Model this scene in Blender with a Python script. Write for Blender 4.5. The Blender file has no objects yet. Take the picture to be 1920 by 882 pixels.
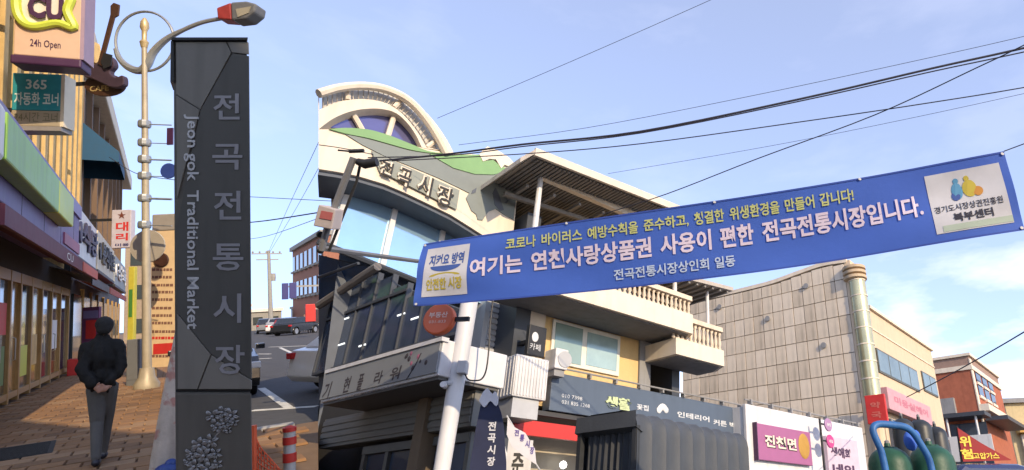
import bpy, bmesh, math, random
from mathutils import Vector, Matrix, noise

random.seed(7)
SC = bpy.context.scene
COL = SC.collection

# ------------------------------------------------------------------ camera, sky, sun, exposure
FPX, PPX, PPY, W, H = 1150.0, 1270.0, 441.0, 1920.0, 882.0
PITCH = math.atan(0.483)
CAMPOS = Vector((0, 0, 1.6))
cam_d = bpy.data.cameras.new('camera')
cam_d.sensor_width = 36.0
cam_d.lens = FPX / W * 36.0
cam_d.shift_x = (W / 2 - PPX) / W
cam_d.shift_y = (PPY - H / 2) / W
cam_d.clip_start = 0.05
cam_d.clip_end = 2000
cam = bpy.data.objects.new('camera', cam_d)
cam.location = CAMPOS
cam.rotation_euler = (math.pi / 2 + PITCH, 0, 0)
COL.objects.link(cam)
SC.camera = cam

SUN_AZ = Vector((0.57, -0.82)).normalized()      # horizontal direction towards the sun
SUN_EL = math.radians(22)
world = bpy.data.worlds.new('World')
SC.world = world
world.use_nodes = True
wn, wl = world.node_tree.nodes, world.node_tree.links
wn.clear()
w_out = wn.new('ShaderNodeOutputWorld')
w_bg = wn.new('ShaderNodeBackground')
w_sky = wn.new('ShaderNodeTexSky')
w_sky.sky_type = 'NISHITA'
w_sky.sun_disc = False
w_sky.sun_elevation = SUN_EL
w_sky.sun_rotation = math.atan2(SUN_AZ.x, SUN_AZ.y)
w_sky.air_density = 1.0
w_sky.dust_density = 0.35
w_sky.ozone_density = 3.2
w_bg.inputs['Strength'].default_value = 0.135
# thin drifting cloud
w_tc = wn.new('ShaderNodeTexCoord')
w_map = wn.new('ShaderNodeMapping')
w_map.inputs['Scale'].default_value = (2.2, 2.2, 6.5)
w_map.inputs['Location'].default_value = (3.1, 1.7, 0.35)
w_noise = wn.new('ShaderNodeTexNoise')
w_noise.inputs['Scale'].default_value = 1.6
w_noise.inputs['Detail'].default_value = 7
w_noise.inputs['Roughness'].default_value = 0.55
w_ramp = wn.new('ShaderNodeValToRGB')
w_ramp.color_ramp.elements[0].position = 0.53
w_ramp.color_ramp.elements[1].position = 0.68
w_sep = wn.new('ShaderNodeSeparateXYZ')
w_low = wn.new('ShaderNodeMapRange')                # clouds gather towards the horizon
w_low.inputs['From Min'].default_value = 0.5
w_low.inputs['From Max'].default_value = 0.12
w_low.inputs['To Min'].default_value = 0.06
w_low.inputs['To Max'].default_value = 0.75
w_mul = wn.new('ShaderNodeMath'); w_mul.operation = 'MULTIPLY'
w_mix = wn.new('ShaderNodeMix'); w_mix.data_type = 'RGBA'
w_mix.inputs[7].default_value = (5.0, 4.9, 5.5, 1)
wl.new(w_tc.outputs['Generated'], w_map.inputs['Vector'])
wl.new(w_map.outputs['Vector'], w_noise.inputs['Vector'])
wl.new(w_noise.outputs['Fac'], w_ramp.inputs['Fac'])
wl.new(w_tc.outputs['Generated'], w_sep.inputs['Vector'])
wl.new(w_sep.outputs['Z'], w_low.inputs['Value'])
wl.new(w_ramp.outputs['Color'], w_mul.inputs[0])
wl.new(w_low.outputs['Result'], w_mul.inputs[1])
w_veil = wn.new('ShaderNodeMath'); w_veil.operation = 'ADD'; w_veil.inputs[1].default_value = 0.17   # thin high veil
wl.new(w_mul.outputs['Value'], w_veil.inputs[0])
wl.new(w_veil.outputs['Value'], w_mix.inputs['Factor'])
w_tint = wn.new('ShaderNodeMix'); w_tint.data_type = 'RGBA'; w_tint.blend_type = 'MULTIPLY'
w_tint.inputs['Factor'].default_value = 1.0
w_tint.inputs[7].default_value = (1.05, 0.95, 1.0, 1)      # white balance of the air colour
wl.new(w_sky.outputs['Color'], w_tint.inputs[6])
wl.new(w_tint.outputs[2], w_mix.inputs[6])
wl.new(w_mix.outputs[2], w_bg.inputs['Color'])
wl.new(w_bg.outputs['Background'], w_out.inputs['Surface'])

sun_d = bpy.data.lights.new('sun', 'SUN')
sun_d.energy = 1.9
sun_d.angle = math.radians(0.5)
sun_d.color = (1.0, 0.79, 0.52)
sun = bpy.data.objects.new('sun', sun_d)
SUN_DIR = Vector((SUN_AZ.x * math.cos(SUN_EL), SUN_AZ.y * math.cos(SUN_EL), math.sin(SUN_EL)))
sun.rotation_euler = SUN_DIR.to_track_quat('Z', 'Y').to_euler()
sun.location = (20, -20, 30)
COL.objects.link(sun)

SC.view_settings.view_transform = 'Standard'
SC.view_settings.look = 'None'
SC.view_settings.exposure = 1.33
SC.view_settings.gamma = 1.0
SC.view_settings.use_curve_mapping = False

# ------------------------------------------------------------------ frames: where a thing stands
CX = Vector((1, 0, 0))
CD = Vector((0, math.sin(PITCH), -math.cos(PITCH)))
CF = Vector((0, math.cos(PITCH), math.sin(PITCH)))


def cvec(x, y, z):
    return CX * x + CD * y + CF * z


def ray(px, py):
    return cvec(px - PPX, py - PPY, FPX)


# the hillside street (left) climbs away from the flat market street (right)
HD = ray(315, 605).normalized()
HU = None
for _k in (0.8,):
    b = (605 - PPY) / (_k * (PPX - 300) / FPX * (PPX - 315) + FPX)
    HU = cvec(-_k * b * (PPX - 300) / FPX, -1, b)
HU = (HU - HD * HU.dot(HD)).normalized()
HR = HD.cross(HU)
HILL = Matrix(((HR.x, HD.x, HU.x), (HR.y, HD.y, HU.y), (HR.z, HD.z, HU.z)))
HILL0 = CAMPOS - HU * 1.6


class Frame:
    def __init__(self, pos=(0, 0, 0), yaw=0.0, hill=False, rot=None):
        self.hill = hill
        B = HILL if hill else Matrix.Identity(3)
        O = HILL0 if hill else Vector((0, 0, 0))
        R3 = B @ Matrix.Rotation(math.radians(yaw), 3, 'Z')
        if rot is not None:
            R3 = rot
        self.M = Matrix.Translation(O + B @ Vector(pos)) @ R3.to_4x4()
        self.I = self.M.inverted()
        self.c = self.I @ CAMPOS
        self.R = self.I.to_3x3()

    def px(self, px, py, y=0.0):
        """point of the local plane Y=y seen at that spot of the photograph"""
        q = self.R @ ray(px, py)
        s = (y - self.c.y) / q.y
        return self.c + q * s

    def gx(self, px, py, z=0.0):
        q = self.R @ ray(px, py)
        s = (z - self.c.z) / q.z
        return self.c + q * s

    def sx(self, px, py, x=0.0):
        q = self.R @ ray(px, py)
        s = (x - self.c.x) / q.x
        return self.c + q * s

    def poly(self, pts, y=0.0):
        return [(v.x, v.z) for v in (self.px(a, b, y) for a, b in pts)]


HL = Frame(hill=True)
WD = Frame()


def cam_frame(px, py, z):
    """frame parallel to the picture plane, origin at camera depth z"""
    o = CAMPOS + ray(px, py) * (z / FPX)
    R3 = Matrix(((CX.x, CF.x, -CD.x), (CX.y, CF.y, -CD.y), (CX.z, CF.z, -CD.z)))
    f = Frame()
    f.M = Matrix.Translation(o) @ R3.to_4x4()
    f.I = f.M.inverted(); f.c = f.I @ CAMPOS; f.R = f.I.to_3x3()
    return f


# ------------------------------------------------------------------ materials
MATS = {}


def lin(c):
    return tuple(((v / 255) / 12.92 if v <= 10 else (((v / 255) + 0.055) / 1.055) ** 2.4) for v in c)


def mat(name, col, rough=0.7, metal=0.0, var=0.10, scale=5.0, bump=0.0, spec=0.4, emit=0.0, stain=0.0, trans=0.0, coat=0.0):
    if name in MATS:
        return MATS[name]
    m = bpy.data.materials.new(name)
    m.use_nodes = True
    nt = m.node_tree
    n, l = nt.nodes, nt.links
    p = n['Principled BSDF']
    p.inputs['Roughness'].default_value = rough
    p.inputs['Metallic'].default_value = metal
    p.inputs['Specular IOR Level'].default_value = spec
    if coat:
        p.inputs['Coat Weight'].default_value = coat
        p.inputs['Coat Roughness'].default_value = 0.08
    if trans:
        p.inputs['Transmission Weight'].default_value = trans
    tc = n.new('ShaderNodeTexCoord')
    nz = n.new('ShaderNodeTexNoise')
    nz.inputs['Scale'].default_value = scale
    nz.inputs['Detail'].default_value = 5
    nz.inputs['Roughness'].default_value = 0.6
    l.new(tc.outputs['Object'], nz.inputs['Vector'])
    mx = n.new('ShaderNodeMix'); mx.data_type = 'RGBA'
    mx.inputs[6].default_value = (*[max(0, c * (1 - var * 2)) for c in col], 1)
    mx.inputs[7].default_value = (*[min(1, c * (1 + var * 2)) for c in col], 1)
    l.new(nz.outputs['Fac'], mx.inputs['Factor'])
    last = mx.outputs[2]
    if stain:
        n2 = n.new('ShaderNodeTexNoise')
        mp = n.new('ShaderNodeMapping')
        mp.inputs['Scale'].default_value = (2.6, 2.6, 0.35)
        n2.inputs['Scale'].default_value = 2.2
        n2.inputs['Detail'].default_value = 6
        l.new(tc.outputs['Object'], mp.inputs['Vector'])
        l.new(mp.outputs['Vector'], n2.inputs['Vector'])
        rp = n.new('ShaderNodeValToRGB')
        rp.color_ramp.elements[0].position = 0.48
        rp.color_ramp.elements[1].position = 0.75
        rp.color_ramp.elements[0].color = (0, 0, 0, 1)
        rp.color_ramp.elements[1].color = (stain, stain, stain, 1)
        l.new(n2.outputs['Fac'], rp.inputs['Fac'])
        m2 = n.new('ShaderNodeMix'); m2.data_type = 'RGBA'
        m2.inputs[7].default_value = (*[c * 0.35 for c in col], 1)
        l.new(rp.outputs['Color'], m2.inputs['Factor'])
        l.new(last, m2.inputs[6])
        last = m2.outputs[2]
    l.new(last, p.inputs['Base Color'])
    if emit:
        l.new(last, p.inputs['Emission Color'])
        p.inputs['Emission Strength'].default_value = emit
    if bump:
        bp = n.new('ShaderNodeBump')
        bp.inputs['Strength'].default_value = bump
        bp.inputs['Distance'].default_value = 0.01
        n3 = n.new('ShaderNodeTexNoise')
        n3.inputs['Scale'].default_value = scale * 9
        n3.inputs['Detail'].default_value = 4
        l.new(tc.outputs['Object'], n3.inputs['Vector'])
        l.new(n3.outputs['Fac'], bp.inputs['Height'])
        l.new(bp.outputs['Normal'], p.inputs['Normal'])
    # slightly uneven gloss
    mr = n.new('ShaderNodeMapRange')
    mr.inputs['To Min'].default_value = max(0.02, rough - 0.08)
    mr.inputs['To Max'].default_value = min(1, rough + 0.08)
    l.new(nz.outputs['Fac'], mr.inputs['Value'])
    l.new(mr.outputs['Result'], p.inputs['Roughness'])
    MATS[name] = m
    return m


# ------------------------------------------------------------------ mesh building
class MB:
    def __init__(self):
        self.v, self.f = [], []

    def add(self, vs, fs):
        o = len(self.v)
        self.v += [tuple(p) for p in vs]
        self.f += [tuple(i + o for i in f) for f in fs]
        return self

    def box(self, x0, x1, y0, y1, z0, z1):
        if x0 > x1: x0, x1 = x1, x0
        if y0 > y1: y0, y1 = y1, y0
        if z0 > z1: z0, z1 = z1, z0
        return self.add([(x0, y0, z0), (x1, y0, z0), (x1, y1, z0), (x0, y1, z0), (x0, y0, z1), (x1, y0, z1), (x1, y1, z1), (x0, y1, z1)],
                        [(0, 3, 2, 1), (4, 5, 6, 7), (0, 1, 5, 4), (1, 2, 6, 5), (2, 3, 7, 6), (3, 0, 4, 7)])

    def prism(self, pts, y0, y1, skew=0.0):
        """polygon in the x-z plane extruded from y0 back to y1 (skew: x shift per unit of y)"""
        a = sum(pts[i][0] * pts[(i + 1) % len(pts)][1] - pts[(i + 1) % len(pts)][0] * pts[i][1] for i in range(len(pts)))
        if a < 0: pts = pts[::-1]
        n = len(pts)
        vs = [(p[0] + skew * y0, y0, p[1]) for p in pts] + [(p[0] + skew * y1, y1, p[1]) for p in pts]
        fs = [tuple(range(n)), tuple(range(2 * n - 1, n - 1, -1))]
        fs += [(i, i + n, (i + 1) % n + n, (i + 1) % n) for i in range(n)]
        return self.add(vs, fs)

    def slab(self, pts, z0, z1):
        """polygon in the x-y plane extruded from z0 to z1"""
        a = sum(pts[i][0] * pts[(i + 1) % len(pts)][1] - pts[(i + 1) % len(pts)][0] * pts[i][1] for i in range(len(pts)))
        if a < 0: pts = pts[::-1]
        n = len(pts)
        vs = [(p[0], p[1], z0) for p in pts] + [(p[0], p[1], z1) for p in pts]
        fs = [tuple(range(n - 1, -1, -1)), tuple(range(n, 2 * n))]
        fs += [(i, (i + 1) % n, (i + 1) % n + n, i + n) for i in range(n)]
        return self.add(vs, fs)

    def tube(self, pts, r, n=8, closed=False):
        pts = [Vector(p) for p in pts]
        rs = r if isinstance(r, (list, tuple)) else [r] * len(pts)
        m = len(pts)
        vs, fs = [], []
        up = None
        for i, p in enumerate(pts):
            if closed:
                t = (pts[(i + 1) % m] - pts[i - 1]).normalized()
            else:
                t = (pts[min(i + 1, m - 1)] - pts[max(i - 1, 0)]).normalized()
            if up is None:
                up = Vector((0, 0, 1)) if abs(t.z) < 0.9 else Vector((1, 0, 0))
            a = t.cross(up).normalized()
            b = a.cross(t)
            up = b
            for k in range(n):
                q = 2 * math.pi * k / n
                vs.append(p + (a * math.cos(q) + b * math.sin(q)) * rs[i])
        for i in range(m if closed else m - 1):
            j = (i + 1) % m
            for k in range(n):
                fs.append((i * n + k, i * n + (k + 1) % n, j * n + (k + 1) % n, j * n + k))
        if not closed:
            fs.append(tuple(range(n - 1, -1, -1)))
            fs.append(tuple(range((m - 1) * n, m * n)))
        return self.add(vs, fs)

    def lathe(self, prof, cx=0, cy=0, cz=0, n=16, axis='z'):
        vs, fs = [], []
        for (r, h) in prof:
            for k in range(n):
                q = 2 * math.pi * k / n
                a, b = r * math.cos(q), r * math.sin(q)
                if axis == 'z': vs.append((cx + a, cy + b, cz + h))
                elif axis == 'y': vs.append((cx + a, cy + h, cz + b))
                else: vs.append((cx + h, cy + a, cz + b))
        m = len(prof)
        for i in range(m - 1):
            for k in range(n):
                fs.append((i * n + k, i * n + (k + 1) % n, (i + 1) * n + (k + 1) % n, (i + 1) * n + k))
        fs.append(tuple(range(n - 1, -1, -1)))
        fs.append(tuple(range((m - 1) * n, m * n)))
        return self.add(vs, fs)

    def ball(self, c, r, n=10, m=7):
        rx, ry, rz = r if isinstance(r, tuple) else (r, r, r)
        prof = [(math.sin(math.pi * i / m), -math.cos(math.pi * i / m)) for i in range(m + 1)]
        vs, fs = [], []
        for (s, h) in prof:
            for k in range(n):
                q = 2 * math.pi * k / n
                vs.append((c[0] + rx * s * math.cos(q), c[1] + ry * s * math.sin(q), c[2] + rz * h))
        for i in range(m):
            for k in range(n):
                fs.append((i * n + k, i * n + (k + 1) % n, (i + 1) * n + (k + 1) % n, (i + 1) * n + k))
        return self.add(vs, fs)

    def build(self, name, m, parent=None, frame=None, smooth=False, bevel=0.0, kind=None):
        me = bpy.data.meshes.new(name)
        me.from_pydata(self.v, [], self.f)
        bm = bmesh.new(); bm.from_mesh(me)
        bmesh.ops.remove_doubles(bm, verts=bm.verts, dist=1e-6)
        bmesh.ops.recalc_face_normals(bm, faces=bm.faces)
        bm.to_mesh(me); bm.free()
        if m is not None: me.materials.append(m)
        for p in me.polygons: p.use_smooth = smooth
        o = bpy.data.objects.new(name, me)
        COL.objects.link(o)
        place(o, parent, frame)
        if smooth:
            md = o.modifiers.new('sharp', 'EDGE_SPLIT'); md.split_angle = math.radians(42)
        if bevel:
            md = o.modifiers.new('bevel', 'BEVEL'); md.width = bevel; md.segments = 2; md.limit_method = 'ANGLE'
        if kind: o['kind'] = kind
        return o


FR = {}


def place(o, parent, frame):
    if parent is not None:
        o.parent = parent
        pf = FR.get(parent.name)
        if frame is not None and pf is not None and frame is not pf:
            o.matrix_local = pf.I @ frame.M
            FR[o.name] = frame
        else:
            FR[o.name] = pf
            if pf is not None:
                # children of a part that has an own frame
                pass
    else:
        if frame is not None:
            o.matrix_world = frame.M
        FR[o.name] = frame


def thing(name, label, cat, frame, group=None):
    o = bpy.data.objects.new(name, None)
    o.empty_display_size = 0.2
    COL.objects.link(o)
    o.matrix_world = frame.M
    FR[o.name] = frame
    return tag(o, label, cat, group)


def tag(o, label, cat, group=None):
    o['label'] = label
    o['category'] = cat
    if group: o['group'] = group
    return o


def struct(o):
    o['kind'] = 'structure'
    return o


def share(o, parent, loc=None, name=None, rot=None, scale=None):
    """another piece that shares the mesh of o"""
    c = bpy.data.objects.new(name or o.name.split('.')[0], o.data)
    COL.objects.link(c)
    c.parent = parent
    FR[c.name] = FR.get(parent.name)
    if loc is not None: c.location = loc
    if rot is not None: c.rotation_euler = rot
    if scale is not None: c.scale = scale
    return c


TMP = bpy.data.scenes.new('workbench')


def evaluated(o):
    """mesh of an object with its modifiers, made in a scratch scene"""
    TMP.collection.objects.link(o)
    with bpy.context.temp_override(scene=TMP, view_layer=TMP.view_layers[0]):
        dg = bpy.context.evaluated_depsgraph_get()
        dg.update()
    me = bpy.data.meshes.new_from_object(o.evaluated_get(dg))
    TMP.collection.objects.unlink(o)
    return me


def glyphs(s, bold=0.0, res=2, shear=0.0, spacing=1.0, extrude=0.0):
    c = bpy.data.curves.new('t', 'FONT')
    c.body = s; c.resolution_u = res; c.offset = bold; c.shear = shear; c.space_character = spacing; c.extrude = extrude
    o = bpy.data.objects.new('t', c)
    me = evaluated(o)
    vs = [v.co.copy() for v in me.vertices]
    fs = [tuple(p.vertices) for p in me.polygons]
    bpy.data.objects.remove(o); bpy.data.curves.remove(c); bpy.data.meshes.remove(me)
    return vs, fs


def text(parent, s, m, x0, x1, z0, z1, y, bold=0.0, depth=0.0, name='lettering', warp=None, shear=0.0, frame=None, turn=False, spacing=1.0):
    vs, fs = glyphs(s, bold, shear=shear, spacing=spacing, extrude=0.05 if depth else 0)
    ax, bx = min(v.x for v in vs), max(v.x for v in vs)
    ay, by = min(v.y for v in vs), max(v.y for v in vs)
    out = []
    for v in vs:
        u, w = (v.x - ax) / (bx - ax), (v.y - ay) / (by - ay)
        if turn:                                    # lettering turned to read downwards
            u, w = w, 1 - u
        d = -(v.z / 0.05 * 0.5 + 0.5) * depth if depth else 0
        if warp: out.append(warp(u, w))
        else: out.append((x0 + (x1 - x0) * u, y + d, z0 + (z1 - z0) * w))
    mb = MB(); mb.v = out; mb.f = fs
    me = bpy.data.meshes.new(name)
    me.from_pydata(out, [], fs)
    me.materials.append(m)
    o = bpy.data.objects.new(name, me)
    COL.objects.link(o)
    place(o, parent, frame)
    return o


def ptext(parent, F, s, m, bl, tr, y, **k):
    """lettering between two photo points on plane y of frame F"""
    a, b = F.px(*bl, y), F.px(*tr, y)
    return text(parent, s, m, a.x, b.x, a.z, b.z, y, **k)


def ltext(parent, F, s, m, x0, x1, ytop, ybot, y, **k):
    """lettering from photo column x0 to x1, its height read at the left end"""
    a, b, c = F.px(x0, ybot, y), F.px(x0, ytop, y), F.px(x1, ybot, y)
    q = F.R @ ray(x1, ybot)
    return text(parent, s, m, a.x, c.x, a.z, b.z, y, **k)


def arc(cx, cy, r, a0, a1, n):
    return [(cx + r * math.cos(math.radians(a0 + (a1 - a0) * i / n)), cy + r * math.sin(math.radians(a0 + (a1 - a0) * i / n))) for i in range(n + 1)]


def spline(pts, n=8):
    """Catmull-Rom through 2-D or 3-D points"""
    P = [Vector(p) for p in pts]
    P = [P[0] * 2 - P[1]] + P + [P[-1] * 2 - P[-2]]
    out = []
    for i in range(1, len(P) - 2):
        for k in range(n):
            t = k / n
            a, b, c, d = P[i - 1], P[i], P[i + 1], P[i + 2]
            out.append(0.5 * ((2 * b) + (c - a) * t + (2 * a - 5 * b + 4 * c - d) * t * t + (3 * b - a - 3 * c + d) * t ** 3))
    out.append(P[-2])
    return [tuple(p) for p in out]

# ================================================================== THE HILLSIDE STREET (left)
def pbox(mb, F, bl, tr, y0, y1):
    a, b = F.px(*bl, y0), F.px(*tr, y0)
    return mb.box(a.x, b.x, y0, y1, a.z, b.z)


def one(name, label, cat, mb, m, frame, group=None, **k):
    return tag(mb.build(name, m, None, frame, **k), label, cat, group)


def capsule(mb, a, b, ra, rb, n=10):
    a, b = Vector(a), Vector(b)
    t = (b - a)
    L = t.length
    t = t.normalized()
    pts, rs = [], []
    for i in range(4):
        q = math.pi / 2 * (1 - i / 3.0)
        pts.append(a - t * ra * math.sin(q)); rs.append(max(0.0005, ra * math.cos(q)))
    for i in range(4):
        q = math.pi / 2 * (i / 3.0)
        pts.append(b + t * rb * math.sin(q)); rs.append(max(0.0005, rb * math.cos(q)))
    return mb.tube(pts, rs, n)


def remeshed(mb, voxel, smooth=4):
    me = bpy.data.meshes.new('tmp'); me.from_pydata(mb.v, [], mb.f)
    o = bpy.data.objects.new('tmp', me)
    md = o.modifiers.new('r', 'REMESH'); md.mode = 'VOXEL'; md.voxel_size = voxel
    if smooth:
        ms = o.modifiers.new('s', 'SMOOTH'); ms.iterations = smooth; ms.factor = 0.5
    out = evaluated(o)
    bpy.data.objects.remove(o); bpy.data.meshes.remove(me)
    return out


def mesh_obj(name, me, parent, mats, frame=None, smooth=True):
    for m in mats: me.materials.append(m)
    for p in me.polygons: p.use_smooth = smooth
    o = bpy.data.objects.new(name, me); COL.objects.link(o)
    place(o, parent, frame)
    return o


# ---- ground of both streets
M_asph = mat('asphalt', (0.07, 0.071, 0.075), 0.9, var=0.14, scale=1.4, bump=0.5, stain=0.3)
M_pave = mat('paving', (0.17, 0.11, 0.065), 0.88, var=0.16, scale=2.2, bump=0.5)
M_paver = mat('paver_clay', (0.25, 0.135, 0.06), 0.86, var=0.22, scale=1.3, bump=0.5, stain=0.35)
M_kerb = mat('kerb_granite', (0.32, 0.31, 0.29), 0.85, var=0.12, scale=9, bump=0.4)
M_line = mat('road_paint', (0.62, 0.62, 0.58), 0.8, var=0.12, scale=12, stain=0.5)
M_grass = mat('far_ground', (0.09, 0.085, 0.07), 0.95, var=0.2, scale=0.5)

mb = MB(); mb.slab([(-400, -400), (400, -400), (400, 400), (-400, 400)], -0.3, 0.0)
struct(mb.build('ground', M_asph, None, WD))

edge = [HL.gx(596.5, y) for y in (1500, 1100, 900, 860, 820, 790)]
KX = edge[-1].x / edge[-1].y
Yk = 10.95                                            # where the pavement corner ends and the carriageway begins
pave = [(-12, 1.0), (edge[0].x, 1.0)] + [(v.x, v.y) for v in edge if v.y < Yk - 0.3 and v.y > 1.2] + [(KX * Yk, Yk), (0.45, Yk), (0.3, Yk + 0.25), (0.3, 150), (-12, 150)]
mb = MB(); mb.slab(pave, -0.6, -0.035)
pavement = struct(mb.build('pavement', M_pave, None, HL))
road_poly = [(0.3, Yk + 0.01), (KX * Yk, Yk + 0.01), (KX * 13.0, 13.0), (KX * 16 + 1.0, 16), (60, 70), (80, 190), (-12, 190), (-12, 150.01), (0.3, 150.01)]
mb = MB(); mb.slab(road_poly, -0.9, -0.11)
road = struct(mb.build('road', M_asph, None, HL))

# pavers, the nearest ones singly
PS = 0.33
mbp = MB()
h = PS / 2 - 0.006
mbp.add([(-h, -h, -0.03), (h, -h, -0.03), (h, h, -0.03), (-h, h, -0.03), (-h + .008, -h + .008, 0), (h - .008, -h + .008, 0), (h - .008, h - .008, 0), (-h + .008, h - .008, 0)],
        [(4, 5, 6, 7), (0, 1, 5, 4), (1, 2, 6, 5), (2, 3, 7, 6), (3, 0, 4, 7)])
PAVERS = {}
M_paver2 = mat('paver_clay_pale', (0.29, 0.175, 0.09), 0.86, var=0.2, scale=1.3, bump=0.5, stain=0.4)
M_paver3 = mat('paver_clay_dark', (0.19, 0.105, 0.05), 0.86, var=0.2, scale=1.3, bump=0.5, stain=0.4)
rest = MB()
cnt = 0
cells = []
for j in range(int((60 - 5.0) / PS)):
    for i in range(16):
        x = -2.58 + PS * i + (PS / 2 if j % 2 else 0)
        y = 5.0 + PS * j
        if x > 0.1 and not (y < Yk - 0.2 and x < KX * y - 0.2): continue
        cells.append((x, y))
def pv(x, y):
    v = HL.M @ Vector((x, y, 0)) - CAMPOS
    c = (v.dot(CX), v.dot(CD), v.dot(CF))
    return PPX + FPX * c[0] / c[2], PPY + FPX * c[1] / c[2]
vis = []
for x, y in cells:
    a, b = pv(x, y)
    inside = -10 < a < 597 and b < 890 and not (326 < a < 470)
    vis.append((0 if inside else 1, y, x))
vis.sort()
rest_cells = []
for k, (o_, y, x) in enumerate(vis):
    z = random.uniform(-0.004, 0.004)
    if k < 300 and o_ == 0:
        which = random.choice((0, 0, 1, 2))
        if which not in PAVERS:
            PAVERS[which] = mbp.build('paver', (M_paver, M_paver2, M_paver3)[which], pavement)
            PAVERS[which].location = (x, y, z)
        else:
            share(PAVERS[which], pavement, (x, y, z), 'paver', (random.uniform(-.006, .006), random.uniform(-.006, .006), random.choice((0, 1.5708, 3.1416))))
    else:
        rest.add([(v[0] + x, v[1] + y, v[2] + z) for v in mbp.v], mbp.f)
rest.build('paver_field', M_paver, pavement, kind='stuff')

# drain cover in the pavement
dc = HL.gx(18, 850)
DCF = Frame(pos=(dc.x, dc.y, 0), yaw=4, hill=True)
dr = thing('drain_cover', 'dark rectangular drain grating set in the pavement at the left edge', 'drain cover', DCF)
M_iron = mat('cast_iron', (0.03, 0.03, 0.028), .6, metal=.4, var=.2, scale=12)
MB().box(-.42, .42, -.62, .62, -.02, .006).build('frame', M_iron, dr)
for k in range(11):
    y_ = -.56 + k * .105
    MB().box(-.37, .37, y_, y_ + .06, .0065, .013).build('bar', M_iron, dr)

# kerb stones
ks = MB().box(-0.49, 0.49, -0.09, 0.09, -0.3, 0.012).build('kerb_stone', M_kerb, pavement, bevel=0.012)
ks.location = (0.97, Yk - 0.05, 0)
for k in range(24):
    share(ks, pavement, (0.34, Yk + 0.75 + k * 1.0, 0), 'kerb_stone', (0, 0, 1.5708))

# road paint
def paint(pts, w, name='road_marking'):
    for a, b in zip(pts[:-1], pts[1:]):
        A, B = HL.gx(*a, z=-0.105), HL.gx(*b, z=-0.105)
        t = (B - A).normalized(); nrm = Vector((-t.y, t.x, 0)) * w / 2
        mb = MB(); mb.slab([(A + nrm)[:2], (B + nrm)[:2], (B - nrm)[:2], (A - nrm)[:2]], -0.109, -0.104)
        mb.build(name, M_line, road)
paint([(472, 770), (594, 762)], 0.16)
paint([(490, 728), (541, 764)], 0.15)
paint([(505, 651), (594, 648)], 0.18)
paint([(525, 652), (590, 682)], 0.14)
paint([(483, 664), (506, 664)], 0.16)
paint([(484, 673), (507, 672)], 0.16)

# ---- convenience store and the building over it
LS = Frame(pos=(-2.73, 20, 0), yaw=90, hill=True)
M_gold = mat('warm_plaster', (0.62, 0.42, 0.17), 0.8, var=0.18, scale=3, bump=0.3, stain=0.5)
M_darkwall = mat('dark_recess', (0.045, 0.04, 0.038), 0.8, var=0.2)
M_purple = mat('purple_panel', (0.115, 0.07, 0.21), 0.45, var=0.10, spec=0.5, stain=0.4)
M_lilac = mat('lilac_panel', (0.20, 0.16, 0.32), 0.45, var=0.06)
M_lime = mat('lime_panel', (0.26, 0.46, 0.07), 0.4, var=0.08, stain=.3)
M_limey = mat('lime_yellow_panel', (0.55, 0.62, 0.06), 0.4, var=0.05)
M_maroon = mat('maroon_awning', (0.115, 0.022, 0.04), 0.6, var=0.1, stain=0.3)
M_orange = mat('orange_awning', (0.52, 0.10, 0.05), 0.6, var=0.1)
M_frame = mat('bronze_frame', (0.40, 0.25, 0.10), 0.4, metal=0.3, var=0.12)
M_glass = mat('shop_glass', (0.05, 0.06, 0.06), 0.06, var=0.05, spec=0.8)
M_warmglass = mat('door_glass', (0.26, 0.15, 0.05), 0.10, var=0.25, scale=2, spec=0.8)
M_white = mat('white_panel', (0.72, 0.70, 0.66), 0.5, var=0.06, stain=0.25)
M_black = mat('black_paint', (0.02, 0.02, 0.022), 0.5)
M_red = mat('red_print', (0.55, 0.035, 0.03), 0.5)
M_beige = mat('beige_panel', (0.62, 0.42, 0.29), 0.5, var=0.05)
M_cream = mat('cream_panel', (0.70, 0.60, 0.44), 0.6, var=0.07, stain=0.3)

store = thing('convenience_store', 'corner shop with purple fascia, lime stripe, maroon awning and bronze framed glass front', 'shop', LS)
z_top = 5.08; z_bot = 3.64
yf = -0.7
fL, fR = LS.px(-60, 280, yf).x, LS.px(148, 440, yf).x
mb = MB(); mb.box(-9, 11.8, 0.25, 4, -0.2, 13.5)
mb.build('wall', M_gold, store)
mb = MB(); mb.box(fL, fR, yf, 0.2, z_bot, z_top)
fas = mb.build('fascia', M_purple, store, bevel=0.02)
mb = MB(); mb.box(fL, fR - .02, yf - 0.05, yf, z_top - 0.34, z_top + 0.02)
mb.build('fascia_trim', M_lilac, store)
# lime light box standing off the fascia
g0, g1 = LS.px(12, 300, yf - 0.25), LS.px(137, 441, yf - 0.25)
mb = MB(); mb.box(g0.x, g0.x + (g1.x - g0.x) * 0.68, yf - 0.25, yf, 4.02, 4.72)
mb.build('light_box', M_lime, store, bevel=0.03)
mb = MB(); mb.box(g0.x + (g1.x - g0.x) * 0.685, g1.x, yf - 0.25, yf, 4.02, 4.72)
mb.build('light_box', M_limey, store, bevel=0.03)
mb = MB(); mb.box(g0.x - 1.6, g0.x - 0.12, yf - 0.25, yf, 3.95, 4.75)
mb.build('logo_panel', M_white, store, bevel=0.08)
mb = MB(); mb.box(fR - 3.4, fR - .05, yf - 0.03, yf, 3.72, 4.0)
mb.build('fascia_stripe', mat('rose_stripe', (0.33, 0.10, 0.16), 0.5), store)
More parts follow.
